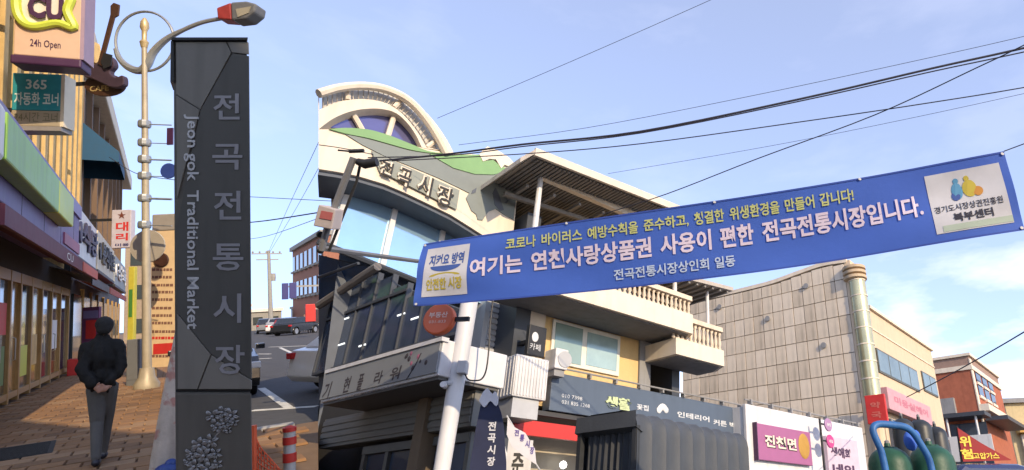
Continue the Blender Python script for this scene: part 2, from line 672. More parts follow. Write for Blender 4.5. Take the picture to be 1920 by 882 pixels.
# awning
a1 = LS.px(178, 532, -1.0)
aw = MB()
aw.add([(fL, -0.2, 3.62), (a1.x, -0.2, 3.62), (a1.x, -1.05, 3.30), (fL, -1.05, 3.30), (fL, -1.05, 3.02), (a1.x, -1.05, 3.02), (a1.x, -1.0, 3.02), (fL, -1.0, 3.02), (fL, -1.0, 3.27), (a1.x, -1.0, 3.27), (a1.x, -0.2, 3.58), (fL, -0.2, 3.58)],
       [(0, 1, 2, 3), (3, 2, 5, 4), (4, 5, 6, 7), (7, 6, 9, 8), (8, 9, 10, 11), (1, 10, 9, 2), (2, 9, 6, 5), (0, 3, 8, 11), (3, 4, 7, 8), (0, 11, 10, 1)])
aw.build('awning', M_maroon, store)
mb = MB(); mb.box(a1.x - 4.2, a1.x - .02, -1.062, -1.05, 3.03, 3.27)
mb.build('awning_band', M_orange, store)
text(store, 'C', M_white, a1.x - 7.4, a1.x - 6.9, 3.08, 3.24, -1.056)
text(store, 'U', M_white, a1.x - 6.8, a1.x - 6.3, 3.08, 3.24, -1.056)
# glass front
M_steel0 = mat('brushed_steel', (0.5, 0.48, 0.42), .35, metal=.7)
xs = [-4.4, -2.6, -1.0, 0.35, 1.6, 3.2, 4.9, 6.8, 8.8, 11.0]
for k, (a, b) in enumerate(zip(xs[:-1], xs[1:])):
    MB().box(a + .07, b - .07, 0.06, 0.09, 0.25, 2.75).build('pane', M_warmglass if k % 2 else M_glass, store)
for k, a in enumerate(xs):
    MB().box(a - .07, a + .07, 0.0, 0.16, 0.0, 3.0).build('door_frame', M_frame, store, bevel=0.01)
MB().box(xs[0], xs[-1], 0.01, 0.17, 0.1, 0.24).build('threshold', M_frame, store)
MB().box(xs[0], xs[-1], 0.012, 0.172, 2.76, 3.0).build('transom', M_frame, store)
MB().box(xs[0], 11.6, 0.02, 0.2, 3.01, 3.63).build('lintel', M_darkwall, store)
for (a, b, z0, z1, m) in [(-0.9, 0.2, 1.55, 2.25, M_red), (1.75, 3.0, 0.5, 1.25, M_limey), (-0.85, 0.1, 0.45, 1.3, mat('poster_green', (0.10, 0.22, 0.06), 0.5)), (7.0, 8.4, 1.0, 1.9, M_white), (3.5, 4.5, 0.7, 1.5, M_gold)]:
    MB().box(a, b, 0.05, 0.058, z0, z1).build('poster', m, store)
for k in (2, 3, 6, 7):
    x_ = xs[k] + (.16 if k % 2 else -.16)
    MB().tube([(x_, -.01, .95), (x_, -.06, .98), (x_, -.06, 1.45), (x_, -.01, 1.48)], .016, 6).build('door_handle', M_steel0, store)
for k in range(5):                                    # fixings and seams along the fascia
    x_ = fL + (fR - fL) * (k + .5) / 5
    MB().box(x_ - .012, x_ + .012, yf - .004, yf - .001, z_bot + .02, z_top - .36).build('panel_seam', M_black, fas)
# upper storeys: deep pilasters with dark recesses between them
for k in range(14):
    x0 = -7.0 + k * 1.35
    MB().box(x0, x0 + 0.42, -0.22, 0.24, 5.2, 13.2).build('pilaster', M_gold, store, bevel=0.02)
    MB().box(x0 + 0.52, x0 + 1.25, 0.17, 0.24, 5.6, 8.1).build('window', M_glass, store)
    MB().box(x0 + 0.52, x0 + 1.25, 0.171, 0.24, 8.7, 11.6).build('window', M_glass, store)
for z in (8.2, 11.8):
    MB().box(-8, 11.7, -0.12, 0.23, z, z + 0.32).build('floor_band', M_gold, store)
# goods left by the door
box_red = MB().box(9.6, 10.2, -0.55, -0.1, -0.03, 0.55)
one('crate', 'red plastic crate on the pavement by the shop door', 'crate', box_red, M_red, LS, bevel=0.02)

# hanging sign box
def yawframe(px, py, y, yaw, z=0):
    q = HL.px(px, py, y)
    return Frame(pos=(q.x, q.y, z), yaw=yaw, hill=True)

CUF = yawframe(90, 50, 16.0, -14)
M_plum = mat('plum_paint', (0.06, 0.02, 0.06), 0.45)
M_limeline = mat('lime_outline', (0.55, 0.62, 0.07), 0.4)
cu = thing('shop_sign', 'beige box sign with lime speech bubble and purple letters CU over the pavement', 'sign', CUF)
A, B = CUF.px(24, 102), CUF.px(155, -70)
MB().box(A.x, B.x, 0.0, 0.42, A.z, B.z).build('face', M_beige, cu, bevel=0.02)
MB().box(A.x - .03, B.x + .03, -0.03, 0.45, A.z - 0.17, A.z - 0.002).build('base', M_plum, cu, bevel=0.03)
MB().box(B.x + .002, B.x + .06, -0.02, 0.44, A.z, B.z).build('side_edge', mat('mauve_edge', (0.34, 0.24, 0.30), 0.5), cu)
MB().box(A.x - .9, A.x + .1, 0.2, 0.26, A.z + 1.2, A.z + 1.3).build('bracket', M_plum, cu)
# bubble outline
bub = [(38, -40), (80, -52), (122, -40), (134, -6), (126, 22), (138, 52), (108, 44), (62, 50), (38, 36), (30, 4)]
cen = (84, 0)
o_ = [CUF.px(a, b, -0.03) for a, b in spline([bub[-1]] + bub + [bub[0]], 5)[5:-1]]
mb = MB(); mb.tube([(p.x, -0.03, p.z) for p in o_], 0.075, 8, closed=True)
mb.build('bubble_outline', M_limeline, cu, smooth=True)
mb = MB(); mb.prism([(p.x, p.z) for p in o_], -0.02, -0.005)
mb.build('bubble', mat('bubble_cream', (0.74, 0.66, 0.55), 0.5), cu)
ptext(cu, CUF, 'CU', M_plum, (52, 34), (120, -4), -0.05, bold=0.04, depth=0.03)
ptext(cu, CUF, '24h Open', M_plum, (56, 91), (114, 78), -0.006, bold=0.01)

ATF = yawframe(66, 190, 17.2, -22)
atm = thing('cash_machine_sign', 'teal and tan box sign reading 365 below the beige sign', 'sign', ATF)
M_teal = mat('teal_panel', (0.03, 0.27, 0.32), 0.45)
A, B = ATF.px(20, 236), ATF.px(115, 140)
zmid = ATF.px(20, 206).z
MB().box(A.x, B.x, 0, 0.35, zmid, B.z).build('face', M_teal, atm, bevel=0.015)
MB().box(A.x, B.x, 0.001, 0.351, A.z, zmid - .004).build('lower_face', mat('tan_panel', (0.36, 0.30, 0.21), 0.5), atm, bevel=0.015)
MB().box(A.x - .02, B.x + .02, -0.01, 0.36, A.z - .09, A.z - .003).build('base', mat('grey_edge', (0.25, 0.23, 0.22), 0.5), atm)
MB().box(B.x + .002, B.x + .06, 0, 0.35, A.z, B.z).build('side_edge', M_cream, atm)
MB().box(A.x - .8, A.x + .1, 0.14, 0.2, zmid, zmid + 0.08).build('bracket', M_black, atm)
M_paleteal = mat('pale_lettering', (0.62, 0.72, 0.70), 0.5)
ptext(atm, ATF, '365', M_paleteal, (48, 167), (88, 150), -0.006, bold=0.02)
ptext(atm, ATF, '자동화 코너', M_paleteal, (26, 197), (110, 175), -0.006, bold=0.02)
ptext(atm, ATF, '24시간 코너', mat('olive_print', (0.16, 0.15, 0.08), 0.6), (26, 228), (108, 212), -0.006)

# guitar sign
GF = yawframe(200, 140, 24.0, -38)
M_wood = mat('brown_guitar', (0.065, 0.03, 0.018), 0.45, var=0.25, scale=4)
M_violet = mat('violet_guitar', (0.055, 0.035, 0.05), 0.45, var=0.2)
gt = thing('guitar_sign', 'cafe sign shaped like an upright electric guitar on a brown oval board', 'sign', GF)
def gp(pts, y=0.0): return [(v.x, v.z) for v in (GF.px(a, b, y) for a, b in pts)]
body = spline([(160, 132), (168, 122), (180, 126), (190, 118), (204, 106), (216, 112), (220, 126), (212, 138), (222, 148), (236, 144), (238, 160), (228, 166), (214, 166), (196, 158), (178, 150), (164, 146), (160, 132)], 4)[:-1]
MB().prism(gp(body), -0.12, 0.06).build('body', M_violet, gt, bevel=0.03)
neck = [(192, 124), (200, 128), (224, 38), (231, 34), (233, 14), (222, 10), (216, 16), (216, 32)]
MB().prism(gp(neck), -0.17, -0.125).build('neck', M_wood, gt, bevel=0.015)
oval = [(197 + 38 * math.cos(t * math.pi / 12), 160 + 21 * math.sin(t * math.pi / 12)) for t in range(24)]
MB().prism(gp(oval, 0.1), 0.07, 0.16).build('board', M_wood, gt, bevel=0.02)
tan_ = [(161, 116), (162, 86), (167, 84), (168, 78), (175, 78), (177, 84), (179, 118)]
MB().prism(gp(tan_, 0.1), 0.08, 0.3).build('side_post', M_gold, gt)
MB().prism(gp([(206, 104), (221, 108), (219, 128), (206, 134), (200, 120)]), -0.20, -0.175).build('pick_guard', M_black, gt)
ptext(gt, GF, 'CAFE', mat('gold_letter', (0.45, 0.33, 0.14), 0.4), (168, 172), (204, 160), 0.06, bold=0.02)
q = GF.px(190, 158, 0.3)
MB().box(q.x - 3.0, q.x + .2, 0.17, 0.25, q.z - .05, q.z + .05).build('bracket', M_black, gt)

# ---- further shops along the pavement
L2 = Frame(pos=(-2.73, 32, 0), yaw=90, hill=True)
M_navy = mat('navy_cladding', (0.022, 0.030, 0.045), 0.5, var=0.2)
dark = thing('dark_shop_building', 'dark fronted building with cream cornice beyond the purple shop', 'building', L2)
MB().box(0, 30, 0.1, 6, -0.2, 12.0).build('wall', M_navy, dark)
MB().box(-0.6, 31, -0.45, 0.6, 12.01, 12.9).build('cornice', M_cream, dark, bevel=0.05)
for k in range(9):
    x0 = 0.5 + k * 3.2
    MB().box(x0, x0 + 0.3, -0.12, 0.09, 5.4, 11.9).build('pilaster', mat('brown_pier', (0.16, 0.10, 0.06), 0.7), dark)
    for z in (6.1, 9.2):
        MB().box(x0 + 0.6, x0 + 2.8, 0.02, 0.09, z, z + 2.0).build('window', M_glass, dark)
mb = MB()
mb.add([(-0.4, 0.1, 9.6), (3.6, 0.1, 9.6), (3.6, -1.2, 8.3), (-0.4, -1.2, 8.3), (-0.4, -1.2, 7.9), (3.6, -1.2, 7.9), (3.6, 0.1, 7.9), (-0.4, 0.1, 7.9)], [(0, 1, 2, 3), (3, 2, 5, 4), (1, 6, 5, 2), (0, 3, 4, 7)])
mb.build('awning', mat('blue_canvas', (0.012, 0.07, 0.14), 0.7), dark)
for k in range(8):
    x0 = 0.6 + k * 3.6
    MB().box(x0, x0 + 3.0, 0.03, 0.09, 0.2, 2.9).build('shop_window', M_warmglass if k % 2 else M_glass, dark)
    MB().box(x0 + 3.05, x0 + 3.4, 0.0, 0.09, 0, 3.2).build('door_frame', M_gold if k == 0 else M_frame, dark)

def board(x0, x1, z0, z1, y, m, s, mt, label, name='shop_sign_board'):
    t = thing(name, label, 'sign', L2)
    MB().box(x0, x1, y, y + 0.25, z0, z1).build('panel', m, t, bevel=0.02)
    MB().box(x0, x1, y - .03, y + 0.26, z0 - .12, z0 - .004).build('trim', M_black, t)
    MB().box(x0 + .3, x0 + .4, y + 0.25, 0.15, z0 + .2, z0 + .3).build('bracket', M_black, t)
    text(t, s, mt, x0 + (x1 - x0) * .16, x1 - (x1 - x0) * .06, z0 + (z1 - z0) * .22, z0 + (z1 - z0) * .82, y - 0.02, bold=0.03, depth=0.05)
    MB().lathe([(0.02, 0), (0.34, 0.0), (0.34, -0.05), (0.02, -0.05)], x0 + (x1 - x0) * .08, y, (z0 + z1) / 2, 14, 'y').build('emblem', mt, t)
    return t
board(-6.6, -0.4, 3.75, 5.25, -0.62, M_white, '식당', mat('ink_blue', (0.03, 0.03, 0.07), 0.5), 'white shop sign board with dark lettering next to the purple fascia')
board(0.2, 9.5, 3.8, 5.3, -0.62, M_cream, '분식마트', M_black, 'cream shop sign board with black lettering under the dark building')
board(10.2, 20.5, 3.7, 5.2, -0.62, mat('grey_panel', (0.33, 0.34, 0.30), 0.5), '정육', M_white, 'grey shop sign board farthest along the row of shops')
for (x0, x1, m, lab) in [(-6.0, 1.2, M_black, 'black folding awning under the white shop sign board'), (1.6, 14, mat('rust_awning', (0.35, 0.06, 0.035), 0.6), 'rust red awning under the cream shop sign board')]:
    t = thing('shop_awning', lab, 'awning', L2)
    MB().add([(x0, 0.05, 3.5), (x1, 0.05, 3.5), (x1, -0.9, 3.15), (x0, -0.9, 3.15)], [(0, 1, 2, 3)]).build('canopy', m, t)
    MB().box(x0, x1, -0.93, -0.9, 2.9, 3.155).build('valance', m, t)

VF = yawframe(226, 430, 31.0, -30)
vs_ = thing('vertical_sign', 'narrow white upright sign with red lettering hung high over the pavement', 'sign', VF)
A, B = VF.px(208, 466), VF.px(246, 393)
MB().box(A.x, B.x, 0, 0.25, A.z, B.z).build('panel', mat('pinkish_white', (0.50, 0.45, 0.48), 0.5), vs_, bevel=0.02)
MB().box(A.x - 1.4, A.x, 0.1, 0.16, B.z - .4, B.z - .3).build('bracket', M_black, vs_)
ptext(vs_, VF, '대', M_red, (217, 434), (241, 416), -0.006, bold=0.03)
ptext(vs_, VF, '리', M_red, (217, 452), (240, 437), -0.006, bold=0.03)
ptext(vs_, VF, '미용', mat('blue_print', (0.03, 0.03, 0.12), 0.5), (216, 463), (242, 456), -0.006, bold=0.02)
ptext(vs_, VF, '★', mat('brown_print', (0.16, 0.05, 0.03), 0.5), (220, 411), (236, 396), -0.006)

YF2 = yawframe(246, 560, 36.0, -30)
ys = thing('upright_sign', 'tall yellow and green upright sign at the end of the shop row', 'sign', YF2)
A, B = YF2.px(238, 648), YF2.px(252, 500)
MB().box(A.x, B.x, 0, 0.2, -0.03, B.z).build('panel', mat('yellow_green_panel', (0.48, 0.42, 0.05), 0.5), ys, bevel=0.02)
MB().box(A.x + .05, B.x - .05, -0.02, -.003, B.z - 2.2, B.z - 1.0).build('print', mat('green_print', (0.06, 0.2, 0.04), 0.5), ys)
RF = yawframe(170, 620, 33.0, -30)
rs_ = thing('poster_stand', 'red and white poster stand beside the shop doors', 'sign', RF)
A, B = RF.px(152, 660), RF.px(186, 575)
MB().box(A.x, B.x, 0, 0.12, -0.03, B.z).build('panel', mat('poster_plum', (0.14, 0.04, 0.10), 0.5), rs_)
pbox(MB(), RF, (160, 636), (180, 600), -0.01, -0.002).build('poster', M_red, rs_)
pbox(MB(), RF, (156, 598), (184, 582), -0.01, -0.002).build('poster', M_lilac, rs_)
CBF = yawframe(248, 690, 22.0, -30)
cb = thing('utility_cabinet', 'grey metal utility cabinet on the pavement behind the walking man', 'cabinet', CBF)
A, B = CBF.px(236, 700), CBF.px(263, 636)
MB().box(A.x, B.x, 0, 0.4, -0.03, B.z).build('body', mat('cabinet_grey', (0.16, 0.165, 0.17), 0.5), cb, bevel=0.02)
MB().box(A.x + .03, B.x - .03, -0.012, -0.002, 0.15, B.z - .08).build('door', mat('cabinet_grey', (0.16, 0.165, 0.17)), cb)

# notice board behind the lamp post
NF = yawframe(302, 560, 23.5, -34)
nb = thing('notice_banner', 'tall sunlit beige banner board with rows of small print behind the lamp post', 'banner', NF)
A, B = NF.px(281, 690), NF.px(330, 432)
M_ban = mat('banner_beige', (0.66, 0.48, 0.27), 0.7, var=0.1)
MB().box(A.x, B.x, 0.0, 0.05, A.z, B.z).build('panel', M_ban, nb)
MB().box(A.x, B.x, -0.02, 0.06, B.z + .004, B.z + .5).build('hood', mat('hood_grey', (0.30, 0.27, 0.23), 0.7), nb, bevel=0.03)
for x in (A.x + .05, B.x - .1):
    MB().box(x, x + .06, 0.055, 0.11, -0.05, B.z).build('post', M_frame, nb)
M_ink = mat('faded_ink', (0.20, 0.10, 0.07), 0.7)
for k, yy in enumerate((506, 520, 535, 548, 562, 578, 592, 606, 622, 634, 668)):
    mb = MB()
    rnd = random.Random(k)
    xx = 285.0
    while xx < 322:
        w_ = rnd.uniform(3, 7)
        a, b = NF.px(xx, yy + 2.6, -0.005), NF.px(xx + w_, yy - 2.6, -0.005)
        mb.box(a.x, b.x, -0.006, -0.002, a.z, b.z)
        xx += w_ + 1.4
    mb.build('print_row', M_ink if k != 9 else M_red, nb)
pbox(MB(), NF, (287, 665), (325, 643), -0.006, -0.002).build('print_panel', M_red, nb)
mbo = MB(); c = NF.px(303, 488, -0.02)
mbo.lathe([(0.02, -0.03), (0.19, -0.03), (0.21, 0.0), (0.02, 0.01)], c.x, -0.03, c.z, 18, 'y')
mbo.build('emblem', M_wood, nb)
DF = yawframe(276, 462, 22.0, -34)
disc = thing('round_sign', 'plain grey round sign plate behind the lamp post', 'sign', DF)
c = DF.px(277, 462)
MB().lathe([(0.02, 0.02), (0.44, 0.02), (0.45, 0.0), (0.44, -0.02), (0.02, -0.02)], c.x, 0, c.z, 22, 'y').build('plate', mat('plate_grey', (0.36, 0.32, 0.26), 0.6), disc)
MB().tube([(c.x, 0.05, -0.05), (c.x, 0.05, c.z)], 0.03).build('post', M_frame, disc)

# ---- street lamp with ring
PF = yawframe(275, 728, 20.3, -39)
q = PF.gx(275, 728); PF = Frame(pos=tuple(HL.gx(275, 728)), yaw=-39, hill=True)
M_pole = mat('lamp_pole', (0.42, 0.36, 0.26), 0.5, metal=0.2, var=0.12, stain=0.3)
M_steel = mat('grey_steel', (0.33, 0.34, 0.34), 0.4, metal=0.5)
lamp = thing('street_lamp', 'tall street lamp with a ring ornament, curved arm and red lamp head', 'street lamp', PF)
T = PF.px(271, 52)
kz = T.z
tx = T.x
def lp(px, py, y=0): v = PF.px(px, py, y); return (v.x, y, v.z)
mb = MB(); mb.tube([(0, 0, 0.45), (tx * .5, 0, kz * .5), (tx, 0, kz - .35)], [0.098, 0.08, 0.058], 12)
mb.build('pole', M_pole, lamp, smooth=True)
MB().lathe([(0.26, -0.03), (0.27, 0.1), (0.17, 0.28), (0.145, 0.5)], 0, 0, 0, 14).build('base', M_pole, lamp, smooth=True)
MB().lathe([(0.07, -.55), (0.10, -.4), (0.055, -.34), (0.06, -.1), (0.10, 0.0), (0.09, 0.14), (0.03, 0.26)], tx, 0, kz, 12).build('finial', mat('brass', (0.55, 0.42, 0.22), 0.4, metal=0.4), lamp, smooth=True)
ring = [lp(272 + 55 * math.cos(t * math.pi / 20), 78 + 56 * math.sin(t * math.pi / 20), 0.12) for t in range(40)]
MB().tube(ring, 0.033, 6, closed=True).build('ring', M_steel, lamp, smooth=True)
lo = [lp(*p, 0.06) for p in spline([(217, 92), (224, 110), (240, 126), (262, 133), (276, 122), (288, 98), (312, 74), (345, 56), (380, 42), (420, 34)], 4)]
MB().tube(lo, [0.05 + 0.05 * math.sin(math.pi * min(1, i / len(lo) * 1.3)) if i / len(lo) < .77 else 0.055 for i in range(len(lo))], 8).build('arm', M_steel, lamp, smooth=True)
M_lampred = mat('lamp_red', (0.28, 0.035, 0.03), 0.45, var=0.2)
hd = [lp(*p) for p in ((414, 20), (440, 10), (442, 42), (416, 40))]
MB().prism([(p[0], p[2]) for p in hd], -0.16, 0.22).build('housing', M_lampred, lamp, bevel=0.03)
hd = [lp(*p) for p in ((441.5, 10), (470, 8), (489, 13), (486, 28), (470, 41), (443, 44))]
MB().prism([(p[0], p[2]) for p in hd], -0.19, 0.25).build('cover', mat('lamp_cover_grey', (0.12, 0.12, 0.12), .45), lamp, bevel=0.05)
hd = [lp(*p) for p in ((452, 24), (480, 19), (476, 31), (456, 39))]
MB().prism([(p[0], p[2]) for p in hd], -0.21, -0.186).build('lens', mat('lamp_lens', (0.30, 0.27, 0.20), 0.25), lamp)
for (yy, r_) in ((233, .016), (268, .012), (299, .022), (330, .012), (372, .03), (422, .016)):
    a, b = lp(262, yy), lp(322, yy + 2)
    mb = MB(); mb.tube([a, b], r_, 6)
    mb.build('bracket', M_steel, lamp)
    c = lp(271, yy)
    MB().lathe([(0.125, -.09), (0.14, -.05), (0.14, .05), (0.125, .09)], c[0], 0, c[2], 10).build('clamp', M_steel, lamp)
a, b = lp(313, 272, -.05), lp(324, 240, -.05)
MB().box(a[0], b[0], -.06, -.02, a[2], b[2]).build('plate', M_plum, lamp)
c = lp(317, 321, -.05)
MB().lathe([(0.01, 0.02), (0.2, 0.02), (0.2, -0.02), (0.01, -0.02)], c[0], -.06, c[2], 18, 'y').build('disc_plate', mat('sign_blue', (0.03, 0.06, 0.25), 0.5), lamp)

# ---- totem
TZ = 5.15
TS = -0.74                       # the sign's sides run back along the street, not square to its face
TF = cam_frame(396, 735, TZ)
M_tot = mat('totem_dark_grey', (0.105, 0.099, 0.088), 0.5, var=0.08, scale=2, stain=0.35, bump=0.15)
M_tot2 = mat('totem_mid_grey', (0.19, 0.18, 0.16), 0.5, var=0.06, scale=2, stain=0.35, bump=0.15)
M_tot3 = mat('totem_deep_grey', (0.082, 0.08, 0.074), 0.5, var=0.06, scale=2, stain=0.35, bump=0.15)
M_edge = mat('totem_edge', (0.02, 0.023, 0.027), 0.45)
M_totlet = mat('totem_lettering', (0.30, 0.295, 0.315), 0.4, metal=0.2)
M_totlat = mat('totem_pale_lettering', (0.55, 0.55, 0.56), 0.4, metal=0.2)
tot = thing('totem_sign', 'tall dark grey faceted totem sign with raised lettering and a flower emblem', 'sign', TF)
k_ = TZ / FPX
def tp(px, py): return ((px - 396) * k_, -(py - 735) * k_)
mb = MB(); mb.prism([tp(*p) for p in ((325, 74), (463, 74), (469, 732), (328, 732))], 0.03, 0.30, TS); mb.build('upper_body', M_tot, tot)
mb = MB(); mb.prism([tp(*p) for p in ((328, 738), (469, 738), (472, 1010), (330, 1010))], 0.03, 0.30, TS); mb.build('lower_body', M_tot, tot)
mb = MB(); mb.prism([tp(*p) for p in ((328, 732.5), (470, 732.5), (470, 737.5), (328, 737.5))], 0.045, 0.29, TS); mb.build('joint', M_edge, tot)
mb = MB(); mb.prism([tp(*p) for p in ((321, 70), (465, 70), (464, 75.5), (321, 76))], 0.0, 0.32, TS); mb.build('cap', M_edge, tot, bevel=0.004)
mb = MB(); mb.prism([tp(*p) for p in ((320, 76.5), (325, 76.5), (326, 153), (319, 153))], 0.01, 0.31, TS); mb.build('side_cover', M_edge, tot)
fac = [((326, 78), (420, 78), (430, 98), (372, 204), (327, 176)), ((423, 78), (462, 78), (463, 101), (432, 97)), ((432.5, 100), (463, 104), (468, 712), (392, 664), (329, 586), (329, 420), (373, 206)),
       ((327, 179), (371, 206), (328, 372)), ((329, 590), (391, 666), (366, 731), (330, 731)), ((393.5, 668), (468, 715), (468, 731), (369, 731)), ((330, 740), (467, 740), (470, 1005), (332, 1005))]
fm = [M_tot2, M_tot2, M_tot3, M_tot2, M_tot2, M_tot2, M_tot]
for fpts, m in zip(fac, fm):
    MB().prism([tp(*p) for p in fpts], 0.018, 0.029).build('facet', m, tot, bevel=0.002)
for s, (x0, y0, x1, y1) in zip('전곡전통시장', ((398, 224, 447, 175), (396, 318, 452, 270), (399, 412, 450, 358), (397, 508, 454, 457), (398, 606, 450, 551), (401, 703, 456, 648))):
    a, b = tp(x0, y0), tp(x1, y1)
    text(tot, s, M_totlet, a[0], b[0], a[1], b[1], 0.016, bold=0.014, depth=0.004)
a, b = tp(342, 618), tp(370, 214)
text(tot, 'Jeon gok  Traditional Market', M_totlat, a[0], b[0], a[1], b[1], 0.016, bold=0.012, depth=0.004, turn=True)
# flower emblem in relief: clustered petals
M_flow = mat('emblem_silver', (0.26, 0.26, 0.27), 0.4, metal=0.3)
rnd = random.Random(4)
def blossom(cx, cy, R, n):
    ph = rnd.uniform(0, 6)
    mb = MB()
    for i in range(n):                               # five or six cupped petals round a small boss
        t = ph + 2 * math.pi * i / n
        ring_ = []
        for (fr, wd, dy) in ((.12, .10, 0.010), (.40, .34, -0.004), (.72, .46, -0.010), (.98, .30, -0.006), (1.06, .06, 0.004)):
            for w_ in (-1, 0, 1):
                a = cx + R * (fr * math.cos(t) - w_ * wd * .62 * math.sin(t))
                b = cy + R * .86 * (fr * math.sin(t) + w_ * wd * .62 * math.cos(t))
                x, z = tp(a, b)
                ring_.append((x, 0.016 + dy + (0.006 if w_ == 0 else 0), z))
        mb.add(ring_, [(r_ * 3 + c_, r_ * 3 + c_ + 1, r_ * 3 + c_ + 4, r_ * 3 + c_ + 3) for r_ in range(4) for c_ in range(2)])
    o = mb.build('blossom', M_flow, tot, smooth=True)
    md = o.modifiers.new('thick', 'SOLIDIFY'); md.thickness = 0.006
    x, z = tp(cx, cy)
    MB().ball((x, 0.006, z), (R * k_ * .2, 0.014, R * k_ * .2), 8, 6).build('boss', M_flow, o, smooth=True)
for b_ in ((397, 782, 15, 5), (415, 774, 13, 5), (431, 780, 14, 6), (436, 793, 9, 5), (418, 795, 12, 5), (404, 803, 11, 5), (424, 808, 8, 5), (372, 836, 16, 6), (392, 829, 15, 5), (357, 852, 13, 5),
           (380, 856, 17, 6), (402, 852, 12, 5), (362, 876, 15, 5), (386, 882, 16, 6), (350, 868, 9, 5), (405, 872, 10, 5), (374, 902, 16, 5)):
    blossom(*b_)
mb = MB(); mb.tube([(tp(*p)[0], 0.02, tp(*p)[1]) for p in ((418, 800), (405, 815), (395, 830), (380, 850), (365, 880))], 0.008, 6)
mb.build('stem', M_flow, tot)

# ---- pale post behind the totem
CP = Frame(pos=(0.10, 8.9, -0.03), yaw=-39, hill=True)
M_bark = mat('peeling_paint', (0.50, 0.43, 0.36), 0.85, var=0.2, scale=6, bump=0.6, stain=0.6)
post = thing('utility_post', 'pale mottled post standing close behind the totem sign', 'post', CP)
pts, rad = [], []
for i in range(18):
    t = i / 17
    yy = 900 - (900 - 560) * t
    l_ = CP.px(284 + (332 - 284) * min(1, t * 1.18) ** 1.1, yy, 0.0).x
    r_ = CP.px(346, yy, 0.0)
    pts.append(((l_ + r_.x) / 2, 0, r_.z)); rad.append(max(0.04, (r_.x - l_) / 2))
pts.insert(0, (pts[0][0], 0, 0)); rad.insert(0, rad[0] * 1.06)
mb = MB(); mb.tube(pts, rad, 16)
o = mb.build('shaft', M_bark, post, smooth=True)
nt_ = M_bark.node_tree
pn = nt_.nodes.new('ShaderNodeTexNoise'); pn.inputs['Scale'].default_value = 4.5; pn.inputs['Detail'].default_value = 6
pr = nt_.nodes.new('ShaderNodeValToRGB'); pr.color_ramp.elements[0].position = .54; pr.color_ramp.elements[1].position = .60
pm = nt_.nodes.new('ShaderNodeMix'); pm.data_type = 'RGBA'; pm.inputs[7].default_value = (0.42, 0.22, 0.18, 1)
bsdf = nt_.nodes['Principled BSDF']
src = bsdf.inputs['Base Color'].links[0].from_socket
tcn = [n for n in nt_.nodes if n.type == 'TEX_COORD'][0]
nt_.links.new(tcn.outputs['Object'], pn.inputs['Vector']); nt_.links.new(pn.outputs['Fac'], pr.inputs['Fac'])
nt_.links.new(pr.outputs['Color'], pm.inputs['Factor']); nt_.links.new(src, pm.inputs[6]); nt_.links.new(pm.outputs[2], bsdf.inputs['Base Color'])
BB = Frame(pos=tuple(HL.gx(316, 888)), yaw=-39, hill=True)
mb = MB(); mb.ball((0.03, -0.05, 0.05), (0.12, 0.1, 0.07), 12, 8); mb.ball((0.05, -.03, 0.10), (0.06, 0.06, 0.06), 10, 7)
one('plastic_bag', 'crumpled blue plastic bag on the ground beside the totem sign', 'bag', mb, mat('blue_bag', (0.02, 0.05, 0.20), 0.4), BB, smooth=True)

# ---- striped flexible bollard and orange netting
bp = HL.gx(545, 925)
BF = Frame(pos=(bp.x, bp.y, -0.03), yaw=-39, hill=True)
M_bred = mat('bollard_red', (0.50, 0.035, 0.025), 0.5, var=0.12)
M_bgrey = mat('bollard_reflective', (0.42, 0.40, 0.38), 0.4)
bol = thing('traffic_bollard', 'red flexible traffic bollard with pale reflective bands near the road corner', 'bollard', BF)
def bz(y): return BF.px(543, y).z
R_ = (BF.px(554, 850).x - BF.px(532, 850).x) / 2
cxb = BF.px(543, 850).x
for (y0, y1, m, nm, r_) in ((930, 866, M_bgrey, 'band', .92), (866, 849, M_bred, 'sleeve', 1.05), (849, 833, M_bgrey, 'band', .92), (833, 819, M_bred, 'sleeve', 1.05), (819, 809, M_bgrey, 'band', .92), (809, 801, M_bred, 'sleeve', 1.05)):
    z0, z1 = max(0.02, bz(y0)), bz(y1)
    MB().lathe([(R_ * r_, z0), (R_ * r_, z1)], cxb, 0, 0, 16).build(nm, m, bol, smooth=True)
MB().lathe([(R_ * .5, bz(801)), (R_ * .8, bz(801)), (R_ * .3, bz(798))], cxb, 0, 0, 14).build('cap', M_bred, bol, smooth=True)
MB().lathe([(R_ * 2.2, 0), (R_ * 2.0, .03), (R_ * 1.1, .06)], cxb, 0, 0, 16).build('base', M_black, bol, smooth=True)

OFm = Frame(pos=tuple(HL.gx(500, 905)), yaw=-39, hill=True)
M_net = mat('orange_plastic', (0.75, 0.13, 0.05), 0.6, var=0.15)
net = thing('safety_netting', 'sagging orange safety netting tied beside the totem sign', 'netting', OFm)
P0 = [(474, 800), (486, 835), (505, 858), (528, 884)]
P1 = [(474, 905), (486, 905), (505, 905), (528, 905)]
for k in range(7):
    t = k / 6
    pts = [OFm.px(a[0] + (b[0] - a[0]) * t, a[1] + (b[1] - a[1]) * t, 0.02 * math.sin(3 * t + a[0])) for a, b in zip(P0, P1)]
    MB().tube(spline([tuple(p) for p in pts], 3), 0.006, 5).build('strand', M_net, net)
for k in range(11):
    t = k / 10 * 3
    i = min(2, int(t)); f_ = t - i
    a = [P0[i][j] + (P0[i + 1][j] - P0[i][j]) * f_ for j in (0, 1)]
    b = [P1[i][j] + (P1[i + 1][j] - P1[i][j]) * f_ for j in (0, 1)]
    MB().tube([tuple(OFm.px(*a, 0)), tuple(OFm.px(*b, 0))], 0.006, 5).build('strand', M_net, net)
a, b = OFm.px(475, 798, -.03), OFm.px(475, 910, -.03)
